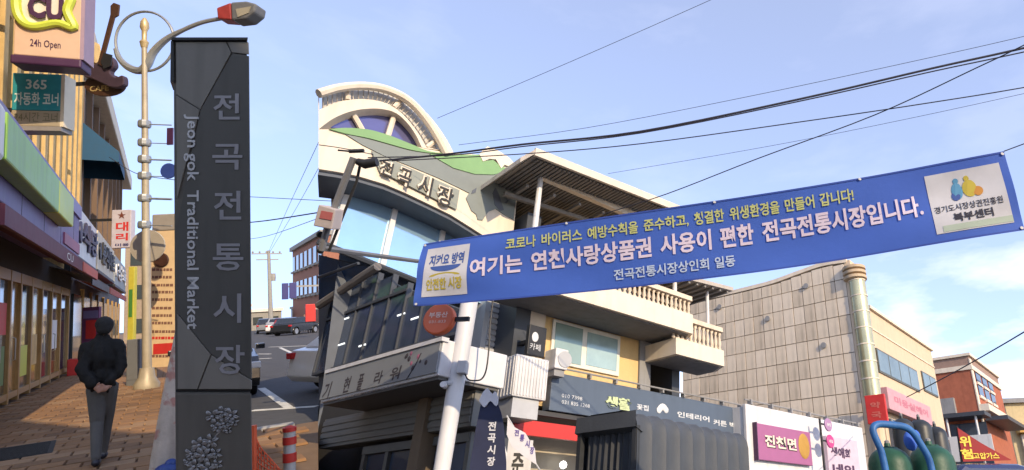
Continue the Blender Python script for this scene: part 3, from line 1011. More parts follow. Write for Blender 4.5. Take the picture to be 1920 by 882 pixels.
MB().tube([tuple(a), tuple(b)], 0.03, 8).build('stake', M_net, net)

# ---- cars
def car(name, label, pos, yaw, paint_, L=4.4, Wd=1.75, Hh=1.5, group=None, frame=None):
    F = frame or Frame(pos=pos, yaw=yaw, hill=True)
    t = thing(name, label, 'car', F, group)
    # body side profile along x (front +x), local y across, z up
    lo_ = [(-L / 2, .38), (-L / 2 + .05, .62), (-L / 2 + .12, .92), (-L / 2 + .6, 1.0), (L / 2 - 1.25, .98), (L / 2 - .35, .86), (L / 2 - .04, .66), (L / 2, .4), (L / 2 - .12, .24), (-L / 2 + .12, .24)]
    wr = 0.33
    def arch(cx): return [(cx + (wr + .07) * math.cos(q), .3 + (wr + .07) * math.sin(q)) for q in [math.radians(a) for a in range(-8, 190, 22)]]
    xa, xb = -L / 2 + .85, L / 2 - .85
    prof = lo_[:9] + list(arch(xb)) + list(arch(xa)) + lo_[9:]
    mb = MB()
    hw = Wd / 2
    n = len(prof)
    rows = []
    for (yy, ins) in ((-hw + .06, .05), (-hw, 0), (hw, 0), (hw - .06, .05)):
        rows.append([(x * (1 - ins * .25), yy, z - (ins * .6 if z > .9 else 0)) for x, z in prof])
    vs = [p for r_ in rows for p in r_]
    fs = [tuple(range(n)), tuple(range(4 * n - 1, 3 * n - 1, -1))]
    for r_ in range(3):
        fs += [(r_ * n + i, r_ * n + (i + 1) % n, (r_ + 1) * n + (i + 1) % n, (r_ + 1) * n + i) for i in range(n)]
    mb.add(vs, fs)
    mb.build('body', paint_, t, bevel=0.02)
    cab = [(-L / 2 + .35, .97), (-L / 2 + .95, Hh - .06), (-L / 2 + 1.3, Hh), (L / 2 - 2.1, Hh), (L / 2 - 1.75, Hh - .06), (L / 2 - 1.0, .95)]
    mb = MB()
    m_ = len(cab)
    vs = []
    for s in (-1, 1):
        vs += [(x, s * (hw - .04 - (z - .95) * .32), z) for x, z in cab]
    fs = [tuple(range(m_)), tuple(range(2 * m_ - 1, m_ - 1, -1))] + [(i, (i + 1) % m_, (i + 1) % m_ + m_, i + m_) for i in range(m_)]
    mb.add(vs, fs); mb.build('cabin', paint_, t, bevel=0.03)
    g = mat('car_glass', (0.015, 0.018, 0.02), 0.05, spec=0.9)
    def side(s, x0, x1, x2, x3):
        zz0, zz1 = 1.0, Hh - .1
        y0_, y1_ = s * (hw - .04 - (zz0 - .95) * .32 + .006), s * (hw - .04 - (zz1 - .95) * .32 + .006)
        MB().add([(x0, y0_, zz0), (x1, y0_, zz0), (x2, y1_, zz1), (x3, y1_, zz1)], [(0, 1, 2, 3) if s < 0 else (3, 2, 1, 0)]).build('window', g, t)
    for s in (-1, 1):
        side(s, -L / 2 + .6, -0.12, -0.12, -L / 2 + 1.05); side(s, -0.02, L / 2 - 1.2, L / 2 - 1.85, -0.02)
    MB().add([(-L / 2 + .40, -hw + .2, 1.0), (-L / 2 + .40, hw - .2, 1.0), (-L / 2 + .9, hw - .3, Hh - .08), (-L / 2 + .9, -hw + .3, Hh - .08)], [(0, 1, 2, 3)]).build('rear_window', g, t)
    MB().add([(L / 2 - 1.03, -hw + .16, 1.0), (L / 2 - 1.03, hw - .16, 1.0), (L / 2 - 1.68, hw - .26, Hh - .08), (L / 2 - 1.68, -hw + .26, Hh - .08)], [(3, 2, 1, 0)]).build('windscreen', g, t)
    for x in (xa, xb):
        for s in (-1, 1):
            w_ = MB().lathe([(wr - .1, -.1), (wr - .03, -.105), (wr, -.07), (wr, .07), (wr - .03, .105), (wr - .1, .1)], x, s * (hw - .11), .3, 18, 'y').build('wheel', mat('tyre', (0.018, 0.018, 0.019), 0.8), t, smooth=True)
            MB().lathe([(.03, s * .108), (.2, s * .112), (wr - .1, s * .104), (wr - .1, s * .06), (.03, s * .07)], x, s * (hw - .11), .3, 14, 'y').build('rim', mat('alloy', (0.5, 0.5, 0.5), 0.3, metal=0.7), w_)
    for s in (-1, 1):
        MB().box(-L / 2 - .005, -L / 2 + .22, s * (hw - .2), s * (hw + .006), .74, .88).build('tail_light', mat('tail_red', (0.45, 0.02, 0.02), 0.25), t, bevel=0.02)
        MB().box(L / 2 - .32, L / 2 + .005, s * (hw - .4), s * (hw + .005), .62, .76).build('headlight', mat('headlight', (0.75, 0.77, 0.8), 0.1, spec=0.8), t, bevel=0.02)
        MB().box(L / 2 - 1.35, L / 2 - 1.2, s * (hw + .02), s * (hw + .2), .98, 1.1).build('mirror', paint_, t, bevel=0.02)
    return t

P_dark = mat('car_paint_dark', (0.02, 0.022, 0.026), 0.25, coat=0.6, var=0.02)
P_white = mat('car_paint_white', (0.70, 0.68, 0.64), 0.3, coat=0.5, var=0.02)
P_red = mat('car_paint_red', (0.35, 0.02, 0.02), 0.25, coat=0.6, var=0.02)
q = HL.gx(478, 737, z=-.11)
car('parked_car', 'dark car parked at the kerb half hidden behind the totem sign', (q.x - 0.66, q.y + 1.2, -.11), -90, P_dark, Wd=1.35, Hh=1.6)
q = HL.gx(582, 737, z=-.11)
car('white_car', 'white car turning at the junction, cut off by the frame edge', (q.x + 1.98, q.y + .35, -.11), 18, P_white)
for (px, py, dx, yw, m, lab) in ((536, 625, 0, 78, mat('car_paint_maroon', (0.22, 0.02, 0.02), 0.25, coat=0.6, var=0.02), 'red car parked far down the street'), (556, 627, 0, 50, P_dark, 'black car parked beside the far red car'), (522, 626, 0, 80, mat('car_paint_silver', (0.4, 0.4, 0.4), 0.3, metal=.4), 'silver car far down the street'), (500, 625, 0, 85, P_dark, 'dark car farthest down the street near the totem edge')):
    q = HL.gx(px, py, z=-.11)
    car('parked_car', lab, (q.x + dx, q.y, -.11), yw, m)

# ---- far end of the street
def far_block(px0, px1, ytop, depth, m, name, label, storeys, z0=-0.1, dep=8, wins=True, roof=None):
    q0, q1 = HL.px(px0, 600, depth), HL.px(px1, 600, depth)
    F = Frame(pos=(q0.x, depth, -0.11), yaw=0, hill=True)
    hgt = HL.px((px0 + px1) / 2, ytop, depth).z
    w_ = q1.x - q0.x
    t = thing(name, label, 'building', F)
    MB().box(0, w_, 0, dep, 0, hgt).build('wall', m, t)
    MB().box(-.2, w_ + .2, -.2, dep + .2, hgt + .003, hgt + .4).build('roof', roof or m, t)
    if wins:
        n = max(2, int(w_ / 2.2))
        for s in range(storeys):
            for i in range(n):
                x0 = w_ * (i + .2) / n
                zz = hgt * (s + .3) / storeys
                MB().box(x0, x0 + w_ * .6 / n, -.06, -.004, zz, zz + hgt * .42 / storeys).build('window', M_glass, t)
    return t, F, w_, hgt
M_brick = mat('far_brick', (0.30, 0.13, 0.085), 0.85, var=0.2)
M_grey = mat('far_concrete', (0.30, 0.29, 0.27), 0.85, var=0.15)
# buildings on the right of the hill street, seen along their fronts
def flank(px_near, px_far, ytop_near, x_side, m, name, label, storeys, roof):
    a, b = HL.sx(px_near, ytop_near, x_side), HL.sx(px_far, 560, x_side)
    F = Frame(pos=(x_side, b.y, -.11), yaw=-90, hill=True)      # local x towards the camera, local y away from the street
    t = thing(name, label, 'building', F)
    Lx = b.y - a.y; hgt = a.z + .11
    MB().box(0, Lx, 0, 9, 0, hgt).build('wall', m, t)
    MB().box(-.2, Lx + .2, -.35, 9, hgt + .003, hgt + .5).build('roof', roof, t)
    n = max(3, int(Lx / 3))
    for s in range(1, storeys):
        for i in range(n):
            x0 = Lx * (i + .18) / n
            MB().box(x0, x0 + Lx * .6 / n, -.08, -.004, hgt * (s + .2) / storeys, hgt * (s + .75) / storeys).build('window', M_glass, t)
            MB().box(x0 - .1, x0 + Lx * .6 / n + .1, -.3, -.004, hgt * (s + .1) / storeys, hgt * (s + .17) / storeys).build('balcony', M_grey, t)
    return t, F, Lx, hgt
t, F, w_, hg = flank(606, 549, 440, 13.0, M_brick, 'brick_building', 'red brick building at the far right end of the hill street', 3, M_grey)
q = HL.px(583, 588, 92); 
def farsign(px0, py0, px1, py1, depth, m, label, s=None):
    F = Frame(pos=(HL.px(px0, py0, depth).x, depth, 0), yaw=0, hill=True)
    A, B = F.px(px0, py1), F.px(px1, py0)
    t = thing('street_sign', label, 'sign', F)
    MB().box(A.x, B.x, 0, .3, A.z, B.z).build('panel', m, t, bevel=.03)
    MB().box(A.x + .1, B.x + 2.0, .1, .2, B.z - .4, B.z - .25).build('bracket', M_grey, t)
    if s: text(t, s, M_white, A.x + .2, B.x - .2, A.z + .3, B.z - .3, -.02, bold=.04)
    return t
farsign(529, 531, 541, 562, 66, mat('sign_navy', (0.04, 0.04, 0.16), .5), 'left of two small navy signs hanging over the far street', None)
farsign(543, 530, 556, 560, 62, mat('sign_navy', (0.04, 0.04, 0.16)), 'right of two small navy signs hanging over the far street', None)
farsign(573, 570, 592, 604, 52, M_red, 'red shop sign at the far right of the hill street', None)
far_block(468, 528, 583, 96, M_grey, 'low_building', 'low grey building closing the far end of the street', 1, roof=M_white)
far_block(430, 470, 575, 120, M_cream, 'low_building', 'low cream building behind the totem at the street end', 2)
far_block(560, 640, 575, 118, M_grey, 'low_building', 'grey low building far behind the red brick building', 2)
far_block(232, 332, 452, 74, mat('far_tan', (0.30, 0.23, 0.16), .85, var=.15), 'tan_building', 'tan building beyond the lamp post at the end of the shop row', 3, wins=True)
# unseen block added behind the viewer, its outline shaped to shade the near pavement
SHF = Frame(pos=(-9.0, -6.0, -0.5), yaw=0, hill=True)
shb = thing('shade_block', 'tall grey block added unseen behind the viewer to shade the near pavement', 'building', SHF)
MB().prism([(0, 0), (11.1, 0), (11.1, 11.0), (8.6, 16.4), (0, 17.4)], -8, 0).build('wall', M_grey, shb)
MB().prism([(-.2, 17.45), (8.62, 16.45), (11.15, 11.05), (11.3, 11.2), (8.75, 16.7), (-.2, 17.75)], -8.2, .2).build('roof', M_white, shb)
for s_ in range(5):
    for i_ in range(3):
        MB().box(1.0 + i_ * 2.4, 2.6 + i_ * 2.4, .004, .06, 1.2 + s_ * 3.1, 2.9 + s_ * 3.1).build('window', M_glass, shb)
# utility pole with cross arms
q = HL.gx(507, 612); UPF = Frame(pos=tuple(HL.px(508, 603, 78)), yaw=0, hill=True)
up = thing('utility_pole', 'concrete utility pole with cross arms at the far end of the street', 'utility pole', UPF)
base = UPF.gx(509, 612, -1.6 + 0)
zt, z1_, z2_ = UPF.px(504, 470).z, UPF.px(504, 476).z, UPF.px(504, 487).z
MB().tube([(0.05, 0, -1.75), (-.2, 0, zt)], [.24, .14], 8).build('pole', M_grey, up)
for zz, hw in ((z1_, 1.5), (z2_, 1.1)):
    MB().box(-.2 - hw, -.2 + hw * .8, -.06, .06, zz - .06, zz + .06).build('cross_arm', M_grey, up)
for k in range(5):
    MB().lathe([(.05, 0), (.1, .1), (.04, .25)], -1.6 + k * .6, 0, z1_ + .06, 8).build('insulator', M_grey, up)
MB().lathe([(.22, -.4), (.25, 0), (.22, .4)], .2, 0, zt * .62, 10).build('transformer', M_grey, up)

# ================================================================== THE MARKET STREET (right)
M_creamw = mat('cream_render', (0.70, 0.615, 0.50), 0.7, var=0.05, scale=2, bump=0.2, stain=0.2)
M_greyp = mat('grey_sign_face', (0.20, 0.225, 0.215), 0.6, var=0.05)
M_greyp2 = mat('grey_board', (0.25, 0.27, 0.24), 0.6, var=0.08)
M_green = mat('green_sign_face', (0.19, 0.34, 0.15), 0.6, var=0.06)
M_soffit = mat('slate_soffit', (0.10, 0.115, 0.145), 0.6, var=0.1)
M_blueglass = mat('blue_glass', (0.40, 0.62, 0.84), 0.10, metal=0.6, var=0.10, scale=1.2)
M_violetglass = mat('violet_glass', (0.16, 0.16, 0.33), 0.12, metal=0.45, var=0.12, scale=1.5)
M_darkglass = mat('dark_glass', (0.075, 0.10, 0.15), 0.07, metal=.35, var=0.2, scale=1.2, spec=0.7)
M_slate = mat('slate_frame', (0.05, 0.057, 0.072), 0.5, var=0.1)
M_wht = mat('white_metal', (0.62, 0.62, 0.63), 0.45, var=0.06, stain=0.35)
M_lgrey = mat('light_grey_metal', (0.42, 0.43, 0.45), 0.5, var=0.08)

HA = Frame(pos=(-3.94, 10.0, 0), yaw=math.degrees(math.atan2(0.76, 0.65)))
HB = Frame(pos=(-4.37, 7.6, 0), yaw=math.degrees(math.atan2(-0.6, 0.8)))
SK = 0.42
hall = thing('market_hall', 'cream market hall with arched roof, green and grey sign front and blue curtain glass', 'building', HA)
LX = 597.5
def ha(pts, y=0.0): return HA.poly(pts, y)

out_arc = spline([(LX, 170), (632, 160), (672, 156), (712, 160), (750, 173), (778, 192), (802, 219), (824, 252), (841, 287)], 4)
in_arc = spline([(LX, 207), (632, 192), (672, 186), (706, 189), (732, 198), (757, 216), (782, 247), (800, 277)], 4)
lun = spline([(603, 238), (626, 222), (655, 210), (685, 204.5), (715, 204.5), (742, 212), (762, 229), (779, 252), (791, 277)], 4)
# outer ring tube, lattice infill behind it, inner arch
ro = [HA.px(a, b, -0.05) for a, b in spline([(LX, 176), (632, 166), (672, 161.5), (712, 165), (748, 178), (774, 196), (798, 223), (820, 256), (838, 290)], 4)]
MB().tube([(p.x, -0.05, p.z) for p in ro], 0.075, 8).build('arch_ring', M_creamw, hall, smooth=True)
mid_o = [(a, b + 7) for a, b in out_arc]
band = mid_o + in_arc[::-1]
MB().prism(ha(band, 0.12), 0.12, 0.16, SK).build('lattice_band', mat('lattice_backing', (0.50, 0.49, 0.46), 0.6, var=0.15, scale=14), hall)
for k in range(1, 60):
    i = k * (len(out_arc) - 1) / 60
    a = out_arc[int(i)]; b = in_arc[min(len(in_arc) - 1, int(i))]
    A, B = HA.px(a[0], a[1] + 6, 0.06), HA.px(b[0], b[1], 0.06)
    big = k % 20 == 13
    MB().tube([tuple(A), tuple(B)], 0.045 if big else 0.006, 6).build('lattice_bar', M_creamw, hall)
arch_face = in_arc + [(826, 282), (800, 279)] + lun[::-1] + [(LX, 243)]
MB().prism(ha(arch_face), 0.0, 0.35, SK).build('arch', M_creamw, hall)
MB().prism(ha([(LX, 176)] + mid_o[2:] + [(838, 300), (LX, 300)], 0.45), 0.45, 2.4, SK).build('vault', M_creamw, hall)
# lunette glass in three lights with white bars
lun_bot = [(791, 277), (760, 266), (734, 256), (710, 248), (686, 243), (650, 242), (603, 238)]
MB().prism(ha(lun + lun_bot[1:-1], 0.2), 0.2, 0.23).build('lunette', M_violetglass, hall)
for a, b in (((657, 206), (680, 246)), ((742, 206), (727, 256))):
    A, B = HA.px(*a, 0.14), HA.px(*b, 0.14)
    MB().tube([tuple(A), tuple(B)], 0.05, 6).build('glazing_bar', M_creamw, hall)
# big sign front
body_top = [(LX, 243), (635, 242.5), (690, 246), (734, 258), (770, 272), (800, 280), (848, 288), (900, 290), (930, 290), (962, 312), (975, 320)]
face = body_top + [(963, 432), (905, 441), (880, 425), (845, 403), (800, 381), (760, 362), (720, 345), (670, 330), (630, 322), (LX, 317)]
MB().prism(ha(face), 0.0, 0.42, SK).build('sign_front', M_creamw, hall)
g1 = spline([(618, 242), (650, 240), (690, 243), (730, 254), (770, 270), (806, 284), (848, 289), (800, 286), (766, 280), (730, 270), (690, 259), (650, 251), (618, 242)], 4)[:-1]
MB().prism(ha(g1, -0.035), -0.035, -0.004).build('green_wave', M_green, hall)
grey = spline([(648, 252), (690, 261), (730, 272), (770, 283), (806, 289), (826, 300), (850, 315), (890, 326), (925, 327), (955, 320), (974, 319)], 3) + [(963, 412), (945, 402), (930, 392), (916, 397), (905, 413), (896, 412), (893, 402), (884, 395), (874, 372), (880, 362), (860, 352), (820, 333), (770, 312), (720, 292), (680, 272)]
MB().prism(ha(grey, -0.02), -0.02, -0.003).build('grey_wave', M_greyp, hall)
g2 = [(806, 289), (850, 291), (902, 290), (905, 303), (925, 300), (936, 310), (960, 320), (925, 327.5), (890, 326.5), (850, 315), (826, 301)]
MB().prism(ha(g2, -0.037), -0.037, -0.021).build('green_hill', M_green, hall)
cap = [(899, 290), (906, 281), (914, 275), (924, 278), (940, 286), (955, 296), (970, 313), (960, 314), (946, 309), (940, 316), (930, 299), (918, 298), (906, 303)]
MB().prism(ha(cap, -0.05), -0.05, -0.0375).build('white_hill', M_creamw, hall)
for pts in (((924, 362), (930, 352), (936, 366), (938, 372), (945, 394), (938, 396), (928, 384)), ((886, 357), (894, 352), (892, 361), (884, 364)), ((946, 380), (954, 374), (950, 382))):
    MB().prism(ha(pts, -0.03), -0.03, -0.0205).build('carved_mark', M_soffit, hall)
brd = [(697, 283), (862, 357), (856, 393), (712, 321)]
MB().prism(ha(brd, -0.05), -0.05, -0.025).build('name_board', M_greyp2, hall)
M_dletter = mat('dark_letter', (0.03, 0.028, 0.025), 0.5)
for s, (x0, y0, x1, y1) in zip('전곡시장', ((708, 326, 738, 303), (741, 347, 773, 317), (779, 362, 812, 330), (815, 382, 851, 352))):
    A, B = HA.px(x0, y0, -0.07), HA.px(x1, y1, -0.07)
    zs = (HA.px(x0, y0 - 4, -0.07).z, HA.px(x1, y1 + 4, -0.07).z)
    text(hall, s, M_creamw, A.x, B.x, min(zs) , max(zs), -0.055, bold=0.05, depth=0.03)
    text(hall, s, M_dletter, A.x + .02, B.x + .02, min(zs) - .02, max(zs) - .02, -0.086, bold=0.015, depth=0.01)
# soffit of the overhanging front and the glass below it
bot = [(LX, 317), (630, 322), (670, 330), (720, 345), (760, 362), (800, 381), (845, 403), (880, 425), (905, 441), (963, 432)]
fr_ = [HA.px(a, b, 0.002) for a, b in bot]
mb = MB()
n_ = len(fr_)
vs = [(p.x, 0.002, p.z - 0.002) for p in fr_] + [(p.x + SK * 1.3, 1.3, p.z - .20) for p in fr_] + [(p.x, 0.002, p.z - 0.10) for p in fr_]
mb.add(vs, [(i, i + 1, i + 1 + n_, i + n_) for i in range(n_ - 1)])
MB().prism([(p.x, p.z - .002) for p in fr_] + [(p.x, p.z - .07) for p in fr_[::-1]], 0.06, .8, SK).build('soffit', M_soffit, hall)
yg = 0.62
ztop = max(HA.px(a, b, yg).z for a, b in ((LX, 350), (700, 360)))
bg_pts = [(LX, 335), (700, 345), (790, 400), (900, 450), (900, 570), (786, 527), (LX, 452)]
MB().prism(ha(bg_pts, yg), yg, yg + .06, SK).build('curtain_glass', M_blueglass, hall)
for a, b in (((745, 380), (717, 500)), ((830, 425), (815, 540)), ((655, 350), (622, 462))):
    A, B = HA.px(*a, yg - .05), HA.px(*b, yg - .05)
    x = (A.x + B.x) / 2
    MB().box(x - .045, x + .045, yg - .06, yg - .003, B.z, A.z).build('mullion', M_wht, hall)
A, B = HA.px(LX, 452, yg - .08), HA.px(800, 533, yg - .08)
MB().tube([(A.x, yg - .04, A.z), (B.x, yg - .04, B.z)], 0.05, 6).build('sill_rail', M_slate, hall)
# solid core behind everything, down to the ground
core = [(LX, 330), (965, 440), (965, 500)]
c0, c1 = HA.px(LX + 3, 600, 1.1), HA.px(958, 600, 1.1)
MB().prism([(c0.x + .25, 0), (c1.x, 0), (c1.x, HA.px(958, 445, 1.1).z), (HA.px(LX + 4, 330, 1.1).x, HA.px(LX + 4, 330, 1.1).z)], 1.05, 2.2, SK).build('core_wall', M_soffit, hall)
A, B = HA.px(900, 700, 0.3), HA.px(966, 445, 0.3)
MB().box(A.x, B.x, 0.43, 1.0, 0, B.z - .2).build('end_pier', M_lgrey, hall)
for k in range(26):
    zz = 3.6 + k * .11
    MB().box(A.x + .1, B.x - .05, .40, .428, zz, zz + .07).build('louvre', M_lgrey, hall)

# ---- lower front on the other side of the corner: dark glazing over the flower shop
wy = 1.0
def hb(pts, y=wy): return HB.poly(pts, y)
MB().prism(hb([(LX, 478), (690, 514), (780, 548), (862, 580), (862, 720), (820, 900), (LX, 900)], wy + .12), wy + .12, wy + .3).build('glazing_wall', M_slate, hall, HB)
lowz = HB.px(700, 668, wy).z
midz = HB.px(640, 588, wy).z
x_l, x_r = HB.px(LX + 1, 640, wy).x, HB.px(858, 600, wy).x
N = 8
xs = [x_l + (x_r - x_l) * i / N for i in range(N + 1)]
zt = [HB.px(LX + 30, 520, wy).z] 
top_of = lambda x: midz + 0.62
def pcol(x):
    v = HB.M @ Vector((x, wy, midz)) - CAMPOS
    return PPX + FPX * v.dot(CX) / v.dot(CF)
def cap_z(x):                                        # the wall runs up to the slanting foot of the blue glass
    p = pcol(x) + 8
    return min(midz + .52, HB.px(p, 452 + (p - 597) * 75 / 193 + 8, wy).z)
for i in range(N):
    zc_ = min(cap_z(xs[i]), cap_z(xs[i + 1]))
    MB().box(xs[i] + .02, xs[i + 1] - .02, wy + .05, wy + .1, lowz + .03, min(zc_, midz - .03)).build('pane', M_darkglass, hall, HB)
    if zc_ > midz + .1:
        MB().box(xs[i] + .02, xs[i + 1] - .02, wy + .05, wy + .1, midz + .03, zc_).build('pane', M_darkglass, hall, HB)
        MB().box(xs[i], xs[i + 1], wy + .015, wy + .108, midz - .022, midz + .022).build('transom', M_slate, hall, HB)
    MB().box(xs[i], xs[i + 1], wy + .015, wy + .108, lowz - .022, lowz + .022).build('transom', M_slate, hall, HB)
for x in xs:
    MB().box(x - .011, x + .011, wy + .02, wy + .11, lowz, cap_z(x)).build('mullion', M_slate, hall, HB)
# sloping dark glass under the blue wall
P = [HB.px(598, 478, .55), HB.px(655, 492, .75), HB.px(700, 503, wy - .04), HB.px(598, 566, wy - .06)]
MB().add([tuple(p) for p in P], [(0, 1, 2, 3)]).build('sloping_glass', mat('navy_glass', (0.03, 0.06, 0.13), 0.15, metal=.3), hall, HB)
for a, b in (((598, 520), (672, 494)), ((612, 482), (598, 500))):
    A, B = HB.px(*a, .70), HB.px(*b, .70)
    MB().tube([tuple(A), tuple(B)], 0.025, 6).build('glass_rafter', M_slate, hall, HB)
A, B = HB.px(598, 573, wy - .12), HB.px(708, 500, wy - .12)
MB().tube([tuple(A), tuple(B)], 0.07, 8).build('eave_beam', mat('taupe_beam', (0.16, 0.145, 0.135), 0.6), hall, HB)
# ceiling lamps glimpsed through the glass
for (a, b) in ((648, 598), (752, 590), (640, 646), (778, 597), (679, 648)):
    c = HB.px(a, b, wy + .045)
    MB().box(c.x - .10, c.x + .10, wy + .040, wy + .048, c.z - .012, c.z + .012).build('ceiling_lamp', mat('strip_light', (0.8, 0.85, 0.85), 0.5, emit=0.55), hall, HB)

# ---- flower shop canopy sign
fs = thing('flower_shop_canopy', 'grey and white canopy sign of the flower shop with dark lettering', 'sign', HB)
zb, zt_ = 3.0, 3.375
xl, xr = HB.px(LX, 767, 0).x, HB.px(820, 708, 0).x
yb = HB.sx(948, 700, xr).y
MB().box(xl, xr, 0.0, yb, zb, zt_).build('box', M_wht, fs, bevel=0.012)
MB().box(xl, xr - .02, -0.02, -0.003, zb + .03, zt_ - .035).build('face', mat('sign_grey_face', (0.22, 0.235, 0.25), 0.45, var=0.08, scale=1), fs)
MB().box(xl, xr + .02, -0.035, 0.05, zt_ - .03, zt_ + .012).build('rim', M_wht, fs)
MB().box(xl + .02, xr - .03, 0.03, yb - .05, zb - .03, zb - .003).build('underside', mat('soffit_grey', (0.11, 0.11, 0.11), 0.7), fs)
M_fl = mat('charcoal_letter', (0.045, 0.04, 0.05), 0.5)
for s, bl, tr in (('기', (602, 752), (624, 715)), ('현', (641, 738), (660, 705)), ('플', (667, 733), (684, 700)), ('라', (699, 722), (720, 694)), ('워', (729, 715), (754, 685))):
    ptext(fs, HB, s, M_fl, bl, tr, -0.022, bold=0.02, shear=0.1)
ptext(fs, HB, '꽃배달 031 832', mat('pale_grey_letter', (0.2, 0.2, 0.21), 0.5), (636, 750), (740, 722), -0.0215)
rnd = random.Random(3)
for k in range(9):
    c = HB.px(760 + rnd.uniform(0, 46), 700 - rnd.uniform(0, 34) - k, -0.021)
    MB().lathe([(0.004, 0), (0.02 + .012 * rnd.random(), 0), (0.004, -0.004)], c.x, -0.021, c.z, 8, 'y').build('printed_flower', mat('printed_pink', (0.35, 0.12, 0.2), 0.6) if k % 3 == 0 else M_fl, fs)
A, B = HB.px(762, 712, -.022), HB.px(790, 662, -.022)
MB().tube([tuple(A), ((A.x + B.x) / 2 + .02, -.022, (A.z + B.z) / 2), tuple(B)], 0.006, 5).build('printed_stem', M_fl, fs)

# shop front below the canopy
shop = thing('flower_shop', 'dark flower shop front with roller shutter box and brown pillar under the canopy', 'shop', HB)
y2 = 0.55
MB().prism(HB.poly([(LX, 762), (905, 700), (905, 960), (LX, 960)], y2 + .5), y2 + .5, y2 + .6).build('back_wall', mat('shop_dark', (0.03, 0.03, 0.032), 0.8), shop)
a, b = HB.px(600, 800, y2), HB.px(800, 780, y2)
MB().box(HB.px(LX + 2, 830, y2).x, xr - .12, y2, y2 + .25, HB.px(700, 826, y2).z, zb - .035).build('shutter_box', mat('shutter_grey', (0.17, 0.165, 0.15), 0.6), shop)
for k in range(4):
    z = zb - .10 - k * .08
    MB().box(HB.px(LX + 2, 830, y2).x, xr - .14, y2 - .015, y2 - .002, z - .03, z + .03).build('shutter_slat', mat('shutter_grey', (0.17, 0.165, 0.15)), shop, bevel=0.006)
MB().box(HB.px(786, 800, y2).x, HB.px(803, 800, y2).x, y2 - .06, y2 + .2, -0.1, zb - .033).build('pillar', mat('brown_pillar', (0.17, 0.13, 0.09), 0.75, stain=.4), shop)
M_wframe = mat('old_frame', (0.14, 0.14, 0.13), 0.6)
zf = HB.px(700, 832, y2).z
for k in range(5):
    x = xl + (xr - .3 - xl) * k / 4
    MB().box(x, x + .07, y2 + .1, y2 + .2, -0.1, zf).build('frame_post', M_wframe, shop)
    if k < 4:
        MB().box(x + .08, x + (xr - .3 - xl) / 4 - .01, y2 + .14, y2 + .16, 0.4, zf - .1).build('pane', M_darkglass, shop)
MB().box(xl, xr - .25, y2 + .09, y2 + .21, zf - .095, zf - .003).build('frame_head', M_wframe, shop)

# white pole, meter box, round sign, cable loop
def cpt(px, py, z): return CAMPOS + ray(px, py) * (z / FPX)
PZ = 5.9
pb = cpt(829, 878, PZ)
PLF = Frame(pos=(pb.x, pb.y, 0))
pole = thing('white_pole', 'thick white pole standing in front of the flower shop canopy corner', 'pole', PLF)
pz = cpt(884, 520, PZ)
PT = PLF.px(886, 530)
MB().tube([(0, 0, 0), (0, 0, pb.z), (PT.x * .45, 0, pb.z + (PT.z - pb.z) * .45), (PT.x, 0, PT.z)], [0.078, 0.078, 0.085, 0.092], 18).build('shaft', M_wht, pole, smooth=True)
def plp(px, py, y=-.1): v = PLF.px(px, py, y); return (v.x, y, v.z)
a, b = plp(857, 702), plp(878, 678)
MB().box(a[0], b[0], -.15, -.05, a[2], b[2]).build('meter_box', M_lgrey, pole, bevel=0.01)
MB().lathe([(.095, -.02), (.1, 0), (.095, .02)], plp(846, 722, 0)[0], 0, plp(846, 722, 0)[2], 16).build('clamp', M_lgrey, pole)
a = plp(832, 722); MB().lathe([(.02, -.05), (.03, -.05), (.035, .03), (.01, .04)], a[0], -.08, a[2], 10, 'y').build('small_camera', M_wht, pole)
cab = [plp(*p) for p in spline([(872, 702), (878, 712), (892, 714), (904, 710), (912, 692), (917, 650), (919, 610), (925, 560)], 4)]
t = MB().tube(cab, 0.008, 6).build('cable_loop', M_black, pole, smooth=True)
c = cpt(822, 598, PZ - .12)
RSF = Frame(pos=(c.x, c.y, 0), yaw=-8)
rsn = thing('round_orange_sign', 'round orange sign with white lettering mounted beside the white pole', 'sign', RSF)
C = RSF.px(822, 598)
Rr = (RSF.px(850, 598).x - RSF.px(794, 598).x) / 2
M_orn = mat('orange_sign', (0.68, 0.13, 0.045), 0.45, var=0.05)
MB().lathe([(.01, .06), (Rr, .06), (Rr, 0), (Rr - .012, -.008), (.01, -.008)], C.x, 0, C.z, 30, 'y').build('disc', M_orn, rsn)
text(rsn, '부동산', mat('peach_letter', (0.85, 0.62, 0.5), .5), C.x - Rr * .62, C.x + Rr * .62, C.z + Rr * .05, C.z + Rr * .42, -.012, bold=.02)
text(rsn, '031-833', mat('peach_letter', (0.85, 0.62, 0.5)), C.x - Rr * .55, C.x + Rr * .55, C.z - Rr * .3, C.z - Rr * .12, -.012)
MB().box(C.x + Rr * .5, C.x + Rr * 1.9, .03, .06, C.z - .02, C.z + .02).build('bracket', M_black, rsn)

# camera and lamp arm at the left of the hall
AZ = 6.3
AF = cam_frame(640, 380, AZ)
def ap(px, py, y=0): return ((px - 640) * AZ / FPX * (1 + y / AZ), y, -(py - 380) * AZ / FPX * (1 + y / AZ))
arm = thing('camera_arm', 'grey jointed camera arm with control box reaching up in front of the hall', 'camera', AF)
M_armg = mat('arm_grey', (0.22, 0.22, 0.23), 0.45, metal=.4)
MB().tube([ap(602, 470), ap(616, 420), ap(634, 372), ap(650, 330), ap(663, 296)], 0.035, 8).build('boom', M_armg, arm, smooth=True)
MB().tube([ap(612, 470, .05), ap(640, 400, .05), ap(664, 340, .05), ap(672, 300, .05)], 0.014, 6).build('strut', M_black, arm)
a, b = ap(600, 428), ap(640, 386)
MB().prism([ap(*p)[::2] for p in ((600, 424), (634, 431), (641, 394), (610, 385))], -.12, .05).build('control_box', mat('box_pinkgrey', (0.45, 0.40, 0.40), .5, stain=.3), arm, bevel=0.01)
